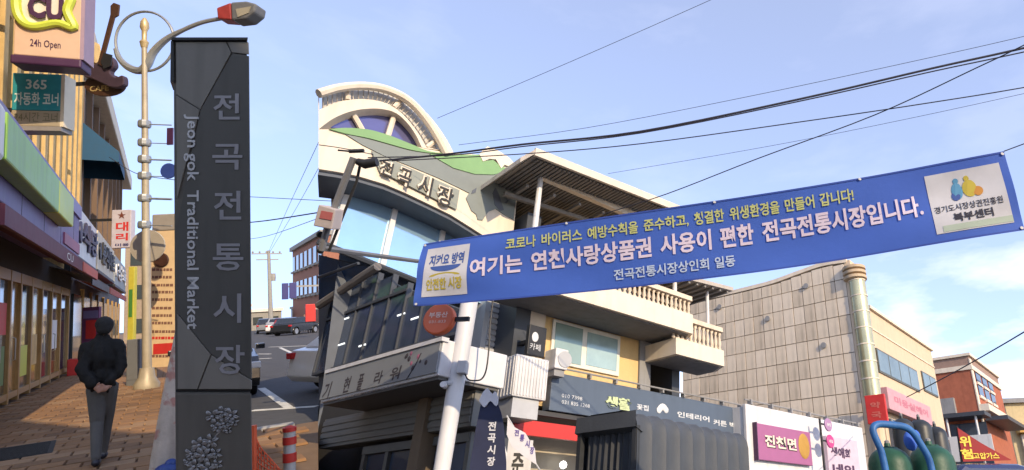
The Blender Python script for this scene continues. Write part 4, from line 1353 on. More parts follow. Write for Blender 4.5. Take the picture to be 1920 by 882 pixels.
MB().prism([ap(*p)[::2] for p in ((612, 410), (634, 414), (637, 400), (616, 396))], -.127, -.121).build('box_label', mat('box_label_red', (0.4, 0.12, 0.12), .5), arm)
MB().tube([ap(655, 284), ap(682, 283)], 0.022, 6).build('top_bar', M_black, arm)
MB().tube([ap(670, 303), ap(684, 308), ap(707, 304)], [.035, .05, .045], 10).build('camera_body', M_black, arm, smooth=True)
MB().tube([ap(634, 282), ap(655, 284)], 0.01, 6).build('aerial', M_black, arm)
MB().tube([ap(606, 466), ap(609, 470, 1.0), ap(611, 474, 2.6)], 0.03, 6).build('wall_bracket', M_armg, arm)
for p in ((600, 440), (606, 455), (601, 470)):
    MB().ball(ap(*p), .035, 8, 6).build('joint', M_black, arm, smooth=True)

# ---- three storey yellow building
YA = Frame(pos=(-2.36, 11.5, 0), yaw=45)
M_yel = mat('yellow_render', (0.66, 0.47, 0.22), 0.75, var=0.07, scale=2.5, bump=.3, stain=.2)
M_conc = mat('grey_concrete', (0.26, 0.26, 0.265), 0.8, var=0.1, stain=.3)
M_bal = mat('baluster_stone', (0.66, 0.56, 0.44), 0.75, var=0.07, stain=.25)
M_pane = mat('pale_window', (0.30, 0.40, 0.36), 0.12, var=0.12, scale=1.2, metal=.25)
M_upvc = mat('window_frame_white', (0.72, 0.70, 0.62), 0.5)
yb_ = thing('yellow_building', 'three storey yellow rendered house with stone balconies and a steel roof canopy', 'building', YA)
def ya(px, py, y=0.0): return YA.px(px, py, y)
xw0, xw1 = ya(985, 640).x, ya(1197, 660).x
zs2 = ya(1100, 545).z
z_floor2 = ya(1100, 715).z
MB().box(xw0, xw1, 0, 5, z_floor2 - .6, zs2 + .8).build('wall', M_yel, yb_)
MB().box(ya(964, 620, -.1).x, xw0 - .004, -.1, 5, 0, zs2 + 1.2).build('corner_pier', M_slate, yb_)
MB().box(xw0 - .004 + .01, xw0 + .35, -.06, -.002, z_floor2 - .6, zs2 + .6).build('pipe_panel', M_creamw, yb_)
xe = ya(1273, 690).x
MB().box(xw1 + .002, xw1 + .32, -.05, 5, 0, zs2 + .9).build('pilaster', M_conc, yb_)
MB().box(xw1 + .33, xe - .25, .8, 5, 0, zs2 + .9).build('recess_wall', M_yel, yb_)
MB().box(xe - .24, xe, -.02, 5, 0, zs2 + .4).build('end_pier', M_slate, yb_)
a, b = ya(1213, 735, .78), ya(1232, 680, .78)
MB().box(a.x, b.x, .74, .79, z_floor2 - .3, b.z).build('door', mat('ivory_door', (0.66, 0.60, 0.47), .5), yb_)
a, b = ya(1205, 672, .7), ya(1250, 662, .7)
MB().box(a.x, b.x, .7, .79, a.z, b.z).build('door_lintel', M_wht, yb_)
# windows
w0, w1 = ya(1027, 694), ya(1161, 630)
zw1 = ya(1093, 614).z; zw0 = ya(1091, 693).z
xm = ya(1092, 650).x
MB().box(w0.x, w1.x, -.05, -.003, zw0, zw1).build('window_frame', M_upvc, yb_, bevel=.01)
MB().box(w0.x + .06, xm - .05, -.06, -.0505, zw0 + .06, zw1 - .06).build('pane', M_pane, yb_)
MB().box(xm + .07, w1.x - .08, -.06, -.0505, zw0 + .09, zw1 - .09).build('pane', mat('pale_window2', (0.38, 0.50, 0.48), 0.12, metal=.25), yb_)
MB().box(w0.x - .1, w1.x + .1, -.12, -.004, zw1 + .03, zw1 + .07).build('drip_edge', M_slate, yb_)
# ceiling line under the balcony
MB().box(xw0 + .3, xw1 + .3, -.25, -.004, zs2 + .02, zs2 + .18).build('cornice', M_slate, yb_)
MB().box(xw0 + .3, xw1 + .3, -.16, -.004, zs2 - .12, zs2 - .04).build('cornice', M_slate, yb_)
# balconies
def balcony(px_in, py_in, pxl, pxr, pyr, hfas, nm):
    pass
def balc(x0, x1, yo, zb_, hf, hb_):
    fp = [(x0, yo), (x1 - .25, yo), (x1, yo + .45), (x1, -.01), (x0, -.01)]
    sl = MB().slab(fp, zb_, zb_ + hf).build('balcony', M_creamw, yb_)
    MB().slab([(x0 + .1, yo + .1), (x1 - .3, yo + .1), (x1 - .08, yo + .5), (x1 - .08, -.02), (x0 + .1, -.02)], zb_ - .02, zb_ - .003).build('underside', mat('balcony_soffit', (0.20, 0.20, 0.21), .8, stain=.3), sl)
    # balustrade
    n = int((x1 - .25 - x0) / .13)
    prof = [(.03, 0), (.045, .03), (.022, .08), (.045, hb_ * .38), (.022, hb_ * .8), (.045, hb_ * .93), (.035, hb_)]
    b0 = None
    path = [(x0 + (x1 - .3 - x0) * i / n, yo + .08) for i in range(n + 1)] + [(x1 - .26 + .21 * i / 3, yo + .08 + .42 * i / 3) for i in range(1, 4)] + [(x1 - .08, yo + .5 + .17 * i) for i in range(1, int((-yo - .6) / .17))]
    for (bx, by) in path:
        if b0 is None:
            b0 = MB().lathe(prof, 0, 0, 0, 8).build('baluster', M_bal, yb_, smooth=True); b0.location = (bx, by, zb_ + hf)
        else: share(b0, yb_, (bx, by, zb_ + hf), 'baluster')
    rail = [(x0, yo - .01), (x1 - .27, yo - .01), (x1 + .01, yo + .44), (x1 + .01, -.03), (x1 - .14, -.03), (x1 - .14, yo + .5), (x1 - .33, yo + .16), (x0, yo + .16)]
    MB().slab(rail, zb_ + hf + hb_, zb_ + hf + hb_ + .1).build('balcony_rail', M_bal, yb_)
yo = -1.15
c = ya(1258, 614, yo); c0 = ya(1075, 560, yo)
top = ya(1250, 566, yo).z
zb1 = c.z
balc(c0.x - 1.2, ya(1286, 614, yo + .45).x, yo, zb1, .42, max(.3, ya(1240, 562, yo).z - zb1 - .42))
yo2 = -1.0
c = ya(1330, 678, yo2)
balc(xw1 + .15, ya(1343, 672, yo2 + .45).x, yo2, ya(1300, 672, yo2).z, .35, .42)
# upper floor and steel roof canopy
MB().box(xw0 + .5, xe - 1.2, .9, 5, zs2 + .85, ya(1010, 420, .9).z + .2).build('upper_wall', M_conc, yb_)
rp = ya(1003, 283, -1.3); re = ya(1262, 386, -1.3)
zr = rp.z; slope_ = (re.z - rp.z) / (re.x - rp.x)
def roofz(x): return rp.z + (x - rp.x) * slope_
M_roof = mat('roof_sheet', (0.42, 0.38, 0.33), 0.6, var=.1, stain=.3)
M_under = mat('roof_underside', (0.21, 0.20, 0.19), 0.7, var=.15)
x_a, x_b = rp.x, re.x + .15
mb = MB()
mb.prism([(x_a, roofz(x_a)), (x_b, roofz(x_b)), (x_b, roofz(x_b) - .10), (x_a, roofz(x_a) - .10)], -1.3, 3.6)
mb.build('roof', M_roof, yb_)
for k in range(40):
    x0 = x_a + .08 + (x_b - x_a - .2) * k / 40
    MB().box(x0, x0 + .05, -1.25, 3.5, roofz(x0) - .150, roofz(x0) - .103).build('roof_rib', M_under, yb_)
MB().prism([(x_a - .02, roofz(x_a) + .03), (x_b, roofz(x_b) + .03), (x_b, roofz(x_b) - .13), (x_a - .02, roofz(x_a) - .13)], -1.36, -1.303).build('gutter', mat('gutter_cream', (0.60, 0.54, 0.45), .6), yb_)
# left slope of the roof
lx = ya(974, 297, -1.3)
MB().prism([(x_a - .021, roofz(x_a)), (lx.x, lx.z), (lx.x, lx.z - .1), (x_a - .021, roofz(x_a) - .1)], -1.34, 3.6).build('roof', M_roof, yb_)
bm0, bm1 = ya(998, 307, -.75), ya(1225, 394, -.75)
MB().prism([(bm0.x, bm0.z), (bm1.x, bm1.z), (bm1.x, bm1.z - .42), (bm0.x + .25, bm0.z - .22)], -.78, -.66).build('roof_beam', M_creamw, yb_)
for y_ in (-.2, 1.0, 2.2):
    MB().prism([(x_a + .1, roofz(x_a) - .36), (x_b - .3, roofz(x_b) - .36), (x_b - .3, roofz(x_b) - .44), (x_a + .1, roofz(x_a) - .44)], y_, y_ + .08).build('rafter', M_under, yb_)
for k in range(6):
    x0 = x_a + .3 + k * (x_b - x_a) / 6
    MB().box(x0, x0 + .06, -.6, 3.2, roofz(x0) - .36, roofz(x0) - .30).build('purlin', M_under, yb_)
for (a, b) in (((1014, 330), (1006, 440)), ):
    A, B = ya(*a, -.72), ya(*b, -.72)
    MB().tube([(A.x, -.72, A.z), (A.x, -.72, zb1 + .4)], .055, 10).build('post', M_wht, yb_)
A = ya(1265, 532, -.9); MB().tube([(A.x, -.9, zb1 + .4), (A.x, -.9, roofz(A.x) - .1)], .05, 10).build('post', M_wht, yb_)
# small lower roof over the second balcony
P = [ya(1225, 500, -1.1), ya(1375, 539, -1.1)]
q0, q1 = P
MB().prism([(q0.x, q0.z), (q1.x, q1.z), (q1.x, q1.z - .09), (q0.x, q0.z - .09)], -1.1, 1.4).build('lower_roof', M_roof, yb_)
for k in range(10):
    x0 = q0.x + (q1.x - q0.x) * (k + .3) / 10
    zz = q0.z + (q1.z - q0.z) * (k + .3) / 10
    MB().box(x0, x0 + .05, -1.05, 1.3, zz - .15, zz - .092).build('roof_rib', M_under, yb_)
A = ya(1326, 560, -.8); MB().tube([(A.x, -.8, ya(1300, 672, yo2).z + .4), (A.x, -.8, A.z + .3)], .04, 8).build('post', M_wht, yb_)
# ground floor
zsb, zst = ya(1029, 769, -.25).z, ya(1035, 697, -.25).z
MB().box(xw0 - 1.0, xe + 6, .9, 1.2, 0, zsb - .02).build('shop_wall', mat('shop_interior', (0.40, 0.35, 0.27), .8), yb_)
MB().box(xw0 - .99, xe - .25, -.2, .89, zsb - .10, zsb - .02).build('ceiling', mat('soffit_dark', (0.06, 0.06, 0.065), .8), yb_)
A, B = ya(958, 812, -.1), ya(1086, 800, -.1)
MB().box(A.x, B.x + 1.0, -.14, -.02, zsb - .45, zsb - .2).build('red_strip', M_red, yb_)
for (p, q_) in (((1056, 872), .5), ((970, 860), .4)):
    c = ya(*p, .6); MB().ball((c.x, .6, c.z), .07, 8, 6).build('shop_lamp', mat('lamp_glow', (0.9, 0.9, 0.85), .5, emit=4), yb_, smooth=True)

# fascia sign
fsn = thing('fascia_sign', 'long slate blue shop fascia sign with pale lettering below the yellow wall', 'sign', YA)
M_slb = mat('slate_blue_panel', (0.085, 0.115, 0.165), 0.5, var=.06, stain=.15)
xs0, xs1 = ya(1033, 730, -.25).x, ya(1398, 800, -.25).x
MB().box(xs0, xs1, -.25, -.02, zsb, zst).build('panel', M_slb, fsn, bevel=.01)
MB().tube([(xs0, -.3, zst + .08), (xs1, -.3, zst + .08)], .018, 6).build('pipe_rail', M_conc, fsn)
for k in range(9):
    x = xs0 + .2 + (xs1 - xs0 - .4) * k / 8
    MB().box(x - .02, x + .02, -.31, -.2, zst + .003, zst + .09).build('rail_bracket', M_conc, fsn)
M_plet = mat('pale_letter', (0.62, 0.64, 0.66), .5)
M_glet = mat('sage_letter', (0.50, 0.58, 0.33), .5)
ltext(fsn, YA, '010 7398', M_plet, 1053, 1092, 738, 745, -.256)
ltext(fsn, YA, '031 835 1268', M_plet, 1053, 1106, 750, 757, -.256)
ltext(fsn, YA, '생활', M_glet, 1134, 1182, 741, 764, -.256, bold=.05, depth=.02)
for k in range(7):
    c = ya(1236 + 2.2 * k, 769 - 6 * math.sin(k * math.pi / 6), -.26)
    MB().ball((c.x, -.26, c.z), (.07, .012, .07), 8, 5).build('petal', M_plet, fsn, smooth=True)
ltext(fsn, YA, '꽃집', M_plet, 1194, 1216, 757, 768, -.256, bold=.02)
ltext(fsn, YA, '인테리어', M_plet, 1270, 1330, 771, 782, -.256, bold=.02)
ltext(fsn, YA, '커튼 벽지', M_plet, 1338, 1390, 786, 797, -.256, bold=.02)

# wall units on the yellow house
WB = thing('air_conditioner_cage', 'white ribbed metal air conditioner housing on the corner of the yellow house', 'air conditioner', YA)
a, b = ya(960, 742, -.75), ya(1030, 676, -.75)
MB().box(a.x, b.x, -.75, -.12, a.z, b.z).build('case', M_wht, WB, bevel=.015)
for k in range(11):
    x = a.x + (b.x - a.x) * (k + .5) / 11
    MB().box(x - .012, x + .012, -.765, -.752, a.z + .03, b.z - .03).build('rib', M_wht, WB)
MB().box(a.x + .05, b.x - .1, -.7, -.12, a.z - .32, a.z - .004).build('tray', M_lgrey, WB)
for k in range(6):
    y_ = -.7 + k * .1
    MB().box(a.x - .013, a.x - .002, y_, y_ + .025, a.z + .03, b.z - .03).build('rib', M_wht, WB)
ac = thing('outdoor_unit', 'small white outdoor unit with a red mark under the house window', 'air conditioner', YA)
a, b = ya(1040, 690, -.5), ya(1067, 657, -.5)
MB().box(a.x, b.x, -.5, -.13, a.z, b.z).build('case', M_wht, ac, bevel=.02)
MB().box(a.x + .03, b.x - .03, -.45, -.2, a.z - .12, a.z - .003).build('foot', M_conc, ac)
c = ya(1060, 669, -.51); MB().ball((c.x, -.503, c.z), (.05, .01, .05), 10, 6).build('mark', M_red, ac)
MB().lathe([(.02, 0), (.15, 0), (.15, -.012), (.02, -.012)], a.x + .2, -.503, (a.z + b.z) / 2, 16, 'y').build('fan_grille', M_lgrey, ac)
bs = thing('black_box_sign', 'small black box sign with white emblem at the left of the house window', 'sign', YA)
a, b = ya(988, 664, -.6), ya(1026, 616, -.6)
MB().box(a.x, b.x, -.6, -.5, a.z, b.z).build('panel', M_black, bs, bevel=.01)
MB().box(a.x + .1, a.x + .2, -.495, -.1, (a.z + b.z) / 2, (a.z + b.z) / 2 + .06).build('bracket', M_black, bs)
c = ya(1004, 632, -.61); MB().ball((c.x, -.602, c.z), (.07, .01, .09), 9, 6).build('emblem', M_plet, bs)
ptext(bs, YA, '카페', M_plet, (993, 655), (1014, 647), -.606)

# ---- pennants by the shop corner
def flat(F, pts, y0, y1, name, m, parent, **k):
    return MB().prism(F.poly(pts, y0), y0, y1).build(name, m, parent, **k)
c = cpt(912, 800, 6.1); NFg = Frame(pos=(c.x, c.y, 0))
fl = thing('navy_flag', 'navy feather flag with white upright lettering by the white pole', 'flag', NFg)
M_nv = mat('navy_cloth', (0.02, 0.025, 0.06), .8, var=.2)
flat(NFg, spline([(905, 742), (918, 738), (930, 752), (941, 780), (946, 830), (944, 900), (884, 900), (888, 830), (897, 780), (905, 742)], 4)[:-1], 0, .012, 'cloth', M_nv, fl)
M_offw = mat('off_white_cloth', (0.55, 0.55, 0.58), .7)
flat(NFg, spline([(898, 752), (904, 738), (914, 728), (922, 740), (928, 734), (934, 748), (930, 762), (919, 752), (908, 764), (898, 752)], 3)[:-1], -.02, -.008, 'crest', M_offw, fl)
for s, y_ in zip('전곡시장', (800, 822, 844, 866)):
    ptext(fl, NFg, s, M_offw, (914 - (y_ - 800) * .03, y_ + 8), (931 - (y_ - 800) * .03, y_ - 9), -.006, bold=.03)
A = NFg.px(947, 850)
MB().tube([(A.x, .03, 0), (A.x, .03, A.z), (NFg.px(918, 736).x, .03, NFg.px(918, 736).z)], .012, 6).build('staff', M_wht, fl)
c = cpt(975, 830, 7.2); WFg = Frame(pos=(c.x, c.y, 0), yaw=10)
wf = thing('white_flag', 'white pennant with purple lettering hanging aslant under the red strip', 'flag', WFg)
flat(WFg, [(952, 785), (962, 800), (985, 812), (1003, 842), (1006, 872), (985, 858), (960, 838), (950, 815)], 0, .01, 'cloth', mat('flag_white', (0.62, 0.62, 0.68), .7, var=.1), wf)
rot_ = [(964, 818, 974, 806), (974, 828, 984, 815), (984, 840, 994, 826), (993, 852, 1002, 838)]
for s, (a, b, c_, d_) in zip('전통시장', rot_):
    ptext(wf, WFg, s, mat('violet_ink', (0.10, 0.07, 0.30), .6), (a, b), (c_, d_), -.005, bold=.03)
MB().tube([tuple(WFg.px(950, 780, .03)), tuple(WFg.px(1012, 882, .03)), tuple(WFg.px(1030, 930, .03))], .012, 6).build('staff', M_lgrey, wf)
c = cpt(972, 870, 8.2); SFg = Frame(pos=(c.x, c.y, 0), yaw=15)
ss = thing('standing_sign', 'white standing sign with one large black character below the white pennant', 'sign', SFg)
a, b = SFg.px(945, 900), SFg.px(1000, 826)
MB().box(a.x, b.x, 0, .06, 0, b.z).build('panel', M_wht, ss)
ptext(ss, SFg, '준', M_black, (957, 892), (984, 850), -.006, bold=.03)

# ---- covered lorry
TKc = cpt(1196, 768, 7.0)
TK = Frame(pos=(TKc.x, TKc.y, 0), yaw=52)
zt_ = TK.px(1196, 766).z
Lt = TK.px(1402, 815).x
Wt = TK.sx(1084, 800, 0).y
M_tarp = mat('charcoal_tarp', (0.062, 0.069, 0.078), .55, var=.15, scale=3, bump=.3)
M_tarpd = mat('black_tarp', (0.034, 0.037, 0.042), .6, var=.2)
tr = thing('covered_lorry', 'lorry with a dark charcoal tarpaulin cover in the foreground', 'lorry', TK)
def sect(off):
    r = .22; pts = [(0 + off, .95)]
    pts += [(off + r - r * math.cos(q), zt_ - r + r * math.sin(q) - off * .4) for q in [math.radians(a) for a in (0, 22, 45, 68, 90)]]
    pts += [(Wt - off - r + r * math.sin(q), zt_ - r + r * math.cos(q) - off * .4) for q in [math.radians(a) for a in (0, 22, 45, 68, 90)]]
    pts += [(Wt - off, .95)]
    return pts
nb_ = 9
vs, fs_ = [], []
st = nb_ * 6
for i in range(st + 1):
    x = Lt * i / st
    ph = (i % 6) / 6
    off = .03 * math.sin(math.pi * ph) ** .8 if 0 < i < st else 0
    s_ = sect(off)
    for (y, z) in s_:
        vs.append((x, y, z + .012 * noise.noise((x * 3, y * 3, z * 3))))
n_ = len(s_)
for i in range(st):
    fs_ += [(i * n_ + k, (i + 1) * n_ + k, (i + 1) * n_ + k + 1, i * n_ + k + 1) for k in range(n_ - 1)]
fs_.append(tuple(range(st * n_, st * n_ + n_)))
MB().add(vs, fs_).build('tarpaulin', M_tarp, tr, smooth=True)
# rear curtain with folds
vs, fs_ = [], []
for j in range(9):
    for i in range(41):
        y = .09 + (Wt - .18) * i / 40
        z = .95 + (zt_ - .16 - .95) * j / 8
        vs.append((.07 + .035 * math.sin(i * 1.3) * (1.1 - j / 12) + .02 * noise.noise((y * 5, z * 2, 0)), y, z))
for j in range(8):
    for i in range(40):
        a = j * 41 + i; fs_.append((a, a + 1, a + 42, a + 41))
MB().add(vs, fs_).build('rear_curtain', M_tarpd, tr, smooth=True)
mb = MB(); mb.add([(-.04, -.01, zt_ - .2), (-.04, Wt + .01, zt_ - .2), (-.03, Wt, zt_ - .02), (-.03, 0, zt_ - .02), (.14, .02, zt_ + .015), (.14, Wt - .02, zt_ + .015), (.1, Wt, zt_ - .25), (.1, 0, zt_ - .25)],
       [(0, 1, 2, 3), (3, 2, 5, 4), (0, 7, 6, 1)])
mb.build('rear_flap', M_tarp, tr, smooth=True)
for y in (.04, Wt - .04):
    MB().box(-.01, .06, y - .03, y + .03, .9, zt_ - .18).build('rear_post', M_tarpd, tr)
MB().box(0, Lt, .02, Wt - .02, .75, .96).build('load_bed', mat('bed_blue', (0.05, 0.09, 0.2), .5), tr)
MB().box(-.02, Lt + 1.5, .4, Wt - .4, .5, .749).build('chassis', M_black, tr)
MB().box(Lt + .1, Lt + 1.5, .05, Wt - .05, .7, 2.1).build('cab', mat('cab_blue', (0.03, 0.12, 0.42), .3, coat=.4), tr, bevel=.12)
for x in (.8, Lt + .7):
    for y in (.12, Wt - .12):
        MB().lathe([(.2, -.1), (.38, -.11), (.4, 0), (.38, .11), (.2, .1)], x, y, .4, 18, 'y').build('wheel', mat('tyre', (0.018, 0.018, 0.019)), tr, smooth=True)

# ---- white shop beyond the lorry
zw_t = YA.px(1397, 758, -.6).z
WS = thing('white_shop', 'low white panelled shop between the slate fascia and the tiled building', 'shop', YA)
x0, x1 = YA.px(1397, 800, -.6).x, YA.px(1616, 830, -.6).x
MB().box(x0, x1, -.55, 4.0, 0, zw_t - .05).build('wall', M_wht, WS)
MB().box(x0 - .02, x1 + .02, -.66, -.56, zw_t - 1.5, zw_t).build('fascia', M_wht, WS, bevel=.02)
MB().box(x0 + .2, x1 - .2, -.6, -.553, 0.1, zw_t - 1.7).build('shop_window', M_darkglass, WS)
MB().box(x0, x1, -.9, -.6, zw_t - 1.64, zw_t - 1.52).build('awning', mat('teal_awning', (0.03, 0.25, 0.27), .6), WS)
MB().tube([(x0, -.62, zw_t + .1), (x1, -.62, zw_t + .1)], .02, 6).build('pipe_rail', M_conc, WS)
for k in range(7):
    x = x0 + .2 + (x1 - x0 - .4) * k / 6
    MB().box(x - .03, x + .03, -.68, -.56, zw_t + .003, zw_t + .12).build('spot_lamp', M_conc, WS)
M_pink = mat('pink_panel', (0.33, 0.11, 0.24), .5, var=.06)
ps = thing('pink_shop_sign', 'pink box sign with white lettering and yellow emblem on the white shop', 'sign', YA)
a, b = YA.px(1423, 862, -.78), YA.px(1519, 814, -.78)
zt2 = YA.px(1424, 794, -.78).z
MB().box(a.x, b.x, -.78, -.67, a.z, zt2).build('panel', M_pink, ps, bevel=.015)
MB().box(a.x - .03, a.x - .003, -.785, -.67, a.z - .02, zt2 + .02).build('edge', M_plum, ps)
hh = zt2 - a.z; ww = b.x - a.x
text(ps, '진천면', M_black, a.x + ww * .12, a.x + ww * .70, a.z + hh * .36, a.z + hh * .70, -.787, bold=.06)
text(ps, '진천면', M_creamw, a.x + ww * .115, a.x + ww * .695, a.z + hh * .38, a.z + hh * .72, -.792, bold=.03)
MB().ball((a.x + ww * .85, -.785, a.z + hh * .55), (.24, .02, .3), 12, 8).build('emblem', mat('ochre_emblem', (0.42, 0.24, 0.05), .6), ps, smooth=True)
p2 = thing('lilac_shop_sign', 'pale lilac sign with dark lettering at the right end of the white shop', 'sign', YA)
a, b = YA.px(1557, 900, -.78), YA.px(1607, 826, -.78)
zt2 = YA.px(1557, 818, -.78).z
MB().box(a.x, b.x, -.78, -.67, a.z, zt2).build('panel', mat('lilac_sign', (0.55, 0.44, 0.52), .5), p2, bevel=.015)
hh = zt2 - a.z; ww = b.x - a.x
text(p2, '생애화', M_plum, a.x + ww * .1, a.x + ww * .75, a.z + hh * .52, a.z + hh * .76, -.786, bold=.04)
text(p2, '네일', M_plum, a.x + ww * .1, a.x + ww * .8, a.z + hh * .10, a.z + hh * .38, -.786, bold=.04)
rp_ = thing('round_signs_post', 'dark post carrying two small round purple and magenta signs', 'sign', YA)
A = YA.px(1541, 830, -1.05)
MB().tube([(A.x, -1.05, 0), (A.x, -1.05, YA.px(1538, 785, -1.05).z)], .03, 8).build('post', M_black, rp_)
for (px, py, m) in ((1552, 797, mat('mauve_disc', (0.35, 0.20, 0.36), .5)), (1556, 828, mat('magenta_disc', (0.50, 0.05, 0.22), .5))):
    c = YA.px(px, py, -1.07)
    MB().lathe([(.01, .03), (.16, .03), (.165, 0), (.15, -.012), (.01, -.012)], c.x, -1.09, c.z, 22, 'y').build('disc', m, rp_)
    MB().box(A.x, c.x, -1.06, -1.03, c.z - .02, c.z + .02).build('bracket', M_black, rp_)
    text(rp_, '꽃집' if px < 1555 else '네일', M_plet, c.x - .09, c.x + .09, c.z - .04, c.z + .04, -1.106, bold=.02)

# ---- tiled building with the corner tower
TB = Frame(pos=(5.88, 20.0, 0), yaw=math.degrees(math.atan2(-.607, .795)))
TA = Frame(pos=(5.88, 20.0, 0), yaw=math.degrees(math.atan2(.795, .607)))
M_stone = mat('stone_joint', (0.27, 0.23, 0.185), .85, var=.2)
M_tileA = mat('stone_tile', (0.66, 0.565, 0.445), .75, var=.12, scale=1.5, bump=.3, stain=.35)
M_tileB = mat('stone_tile_pale', (0.70, 0.605, 0.485), .75, var=.12, scale=1.3, bump=.3, stain=.25)
M_tileC = mat('stone_tile_stained', (0.59, 0.50, 0.39), .75, var=.16, scale=1.3, bump=.3, stain=.5)
M_cream2 = mat('cream_facade', (0.60, 0.47, 0.33), .75, var=.05, bump=.2, stain=.2)
tb = thing('tiled_building', 'tall building with stone tiled side wall, mirrored corner tower and cream front', 'building', TB)
curve = spline([(1280, 575), (1334, 562), (1393, 548), (1448, 534), (1498, 516), (1543, 501), (1588, 494)], 5)
cl = [TB.px(a, b) for a, b in curve]
xR = TB.px(1586, 520).x
top = [(p.x, p.z) for p in cl]
MB().prism([(top[0][0], 0)] + top[:-1] + [(xR, top[-1][1]), (xR, 0)], .02, .5).build('wall', M_stone, tb)
# coping that follows the curved top
MB().prism([(x, z + .02) for x, z in top] + [(x, z + .16) for x, z in top[::-1]], -.06, .6).build('coping', M_tileB, tb)
def ztop(x):
    for (a, b) in zip(top[:-1], top[1:]):
        if a[0] <= x <= b[0]: return a[1] + (b[1] - a[1]) * (x - a[0]) / (b[0] - a[0])
    return top[-1][1] if x > top[-1][0] else top[0][1]
z_lo = TB.px(1600, 900).z - 1
cols = 17; tw = (xR - top[0][0]) / cols
th = tw * 1.55
rnd = random.Random(11)
zmax = max(z for x, z in top)
cache = {}
r = 0
zc = zmax
while zc - th > z_lo:
    for i in range(cols):
        xa_ = top[0][0] + tw * i
        lim = min(ztop(xa_ + .01), ztop(xa_ + tw - .01)) - .02
        hi = min(zc - .012, lim)
        if hi - (zc - th) < .15: continue
        key = round(hi - (zc - th), 2) if hi < zc - .02 else 'full'
        mm = rnd.choice((M_tileA, M_tileA, M_tileB, M_tileC))
        k2 = (key, mm.name)
        if k2 not in cache:
            t_ = MB().box(.014, tw - .014, -.035, .015, .014, hi - (zc - th)).build('stone_tile', mm, tb)
            t_.location = (xa_, rnd.uniform(-.008, .004), zc - th)
            cache[k2] = t_
        else:
            share(cache[k2], tb, (xa_, rnd.uniform(-.008, .004), zc - th), 'stone_tile')
    zc -= th
for (a, b) in ((1350, 576), (1512, 537), (1545, 648), (1440, 598)):
    c = TB.px(a, b, -.05); MB().lathe([(.02, 0), (.1, 0), (.1, -.06), (.02, -.06)], c.x, -.05, c.z, 12, 'y').build('vent', M_conc, tb)
MB().box(xR + .004, xR + .22, -.03, .5, 0, top[-1][1] + .1).build('corner_pilaster', M_cream2, tb)
# tower
M_mirror = mat('mirror_tower', (0.50, 0.47, 0.29), .25, metal=.5, var=.2, scale=1.0)
cT = TB.px(1611, 560, .1)
rT = (TB.px(1626, 560, .1).x - TB.px(1596, 560, .1).x) / 2
zT = TB.px(1606, 522, -.2).z
nseg = 7
zlow = TB.px(1640, 745, .1).z
for k in range(nseg):
    za, zb_ = zlow + (zT - zlow) * k / nseg, zlow + (zT - zlow) * (k + 1) / nseg
    MB().lathe([(rT, za + .02), (rT, zb_ - .02)], cT.x, .1, 0, 22).build('tower_glass', M_mirror, tb, smooth=True)
    MB().lathe([(rT + .015, zb_ - .02), (rT + .015, zb_ + .02)], cT.x, .1, 0, 22).build('tower_band', M_tileB, tb, smooth=True)
MB().lathe([(rT - .05, 0), (rT - .05, zT)], cT.x, .1, 0, 14).build('tower_core', M_cream2, tb)
for k in range(3):
    z_ = zT + .03 + k * .18
    MB().lathe([(rT + .03, z_), (rT + .12, z_ + .03), (rT + .12, z_ + .13), (rT + .02, z_ + .17)], cT.x - .05, .1, 0, 22).build('tower_cap', mat('terracotta_cap', (0.50, 0.38, 0.25), .7, stain=.4), tb, smooth=True)
a = TA.px(1631, 587, .25)
fx0, fx1 = TA.px(1634, 620, .0).x, TA.px(1747, 665, .0).x
zf_ = TA.px(1631, 587, 0).z
zf2 = TA.px(1744, 653, 0).z
zft = (zf_ + zf2) / 2
MB().box(fx0, fx1, 0, 6, 0, zft).build('front_wall', M_cream2, tb, TA)
MB().box(fx0 - .05, fx1 + .08, -.1, 6.1, zft + .003, zft + .12).build('parapet_cap', M_tileB, tb, TA)
MB().box(fx0, fx1, -.03, -.002, TA.px(1635, 617).z - .03, TA.px(1635, 617).z + .03).build('string_course', M_tileA, tb, TA)
M_gw = mat('green_grey_window', (0.20, 0.26, 0.27), .12, metal=.35, var=.25, scale=1.2)
for (pa, pb, n) in (((1648, 698), (1716, 686), 4), ((1733, 733), (1751, 703), 2)):
    A, B = TA.px(*pa, -.02), TA.px(*pb, -.02)
    z1 = TA.px(pa[0] - 2, 655 if n == 4 else 698, -.02).z
    z0_ = A.z
    MB().box(A.x, B.x, -.05, -.004, z0_, z1).build('window_frame', mat('bronze_window', (0.10, 0.10, 0.085), .5), tb, TA)
    for i in range(n):
        xa_, xb_ = A.x + (B.x - A.x) * i / n + .05, A.x + (B.x - A.x) * (i + 1) / n - .03
        MB().box(xa_, xb_, -.062, -.0505, z0_ + .06, z1 - .06).build('pane', M_gw, tb, TA)
zz = TA.px(1672, 770, -.3).z
MB().box(fx0 + .3, fx1 - .1, -.1, -.004, 0.2, zz - .2).build('shop_window', M_darkglass, tb, TA)
for k in range(5):
    x = fx0 + .4 + (fx1 - fx0 - .8) * k / 4
    MB().box(x - .05, x + .05, -.13, -.101, .2, zz - .2).build('mullion', M_conc, tb, TA)
psn = thing('pale_pink_sign', 'faded pink sign board on the cream front of the tiled building', 'sign', TA)
A, B = TA.px(1669, 767, -.35), TA.px(1743, 758, -.35)
z1 = TA.px(1669, 728, -.35).z
MB().box(A.x, B.x, -.35, -.1, A.z, z1).build('panel', mat('faded_pink_panel', (0.55, 0.30, 0.34), .6, var=.12), psn, bevel=.02)
hh, ww = z1 - A.z, B.x - A.x
text(psn, '미용실헤어', mat('faded_rose', (0.48, 0.16, 0.22), .6), A.x + ww * .12, B.x - ww * .1, A.z + hh * .35, A.z + hh * .72, -.357, bold=.03)
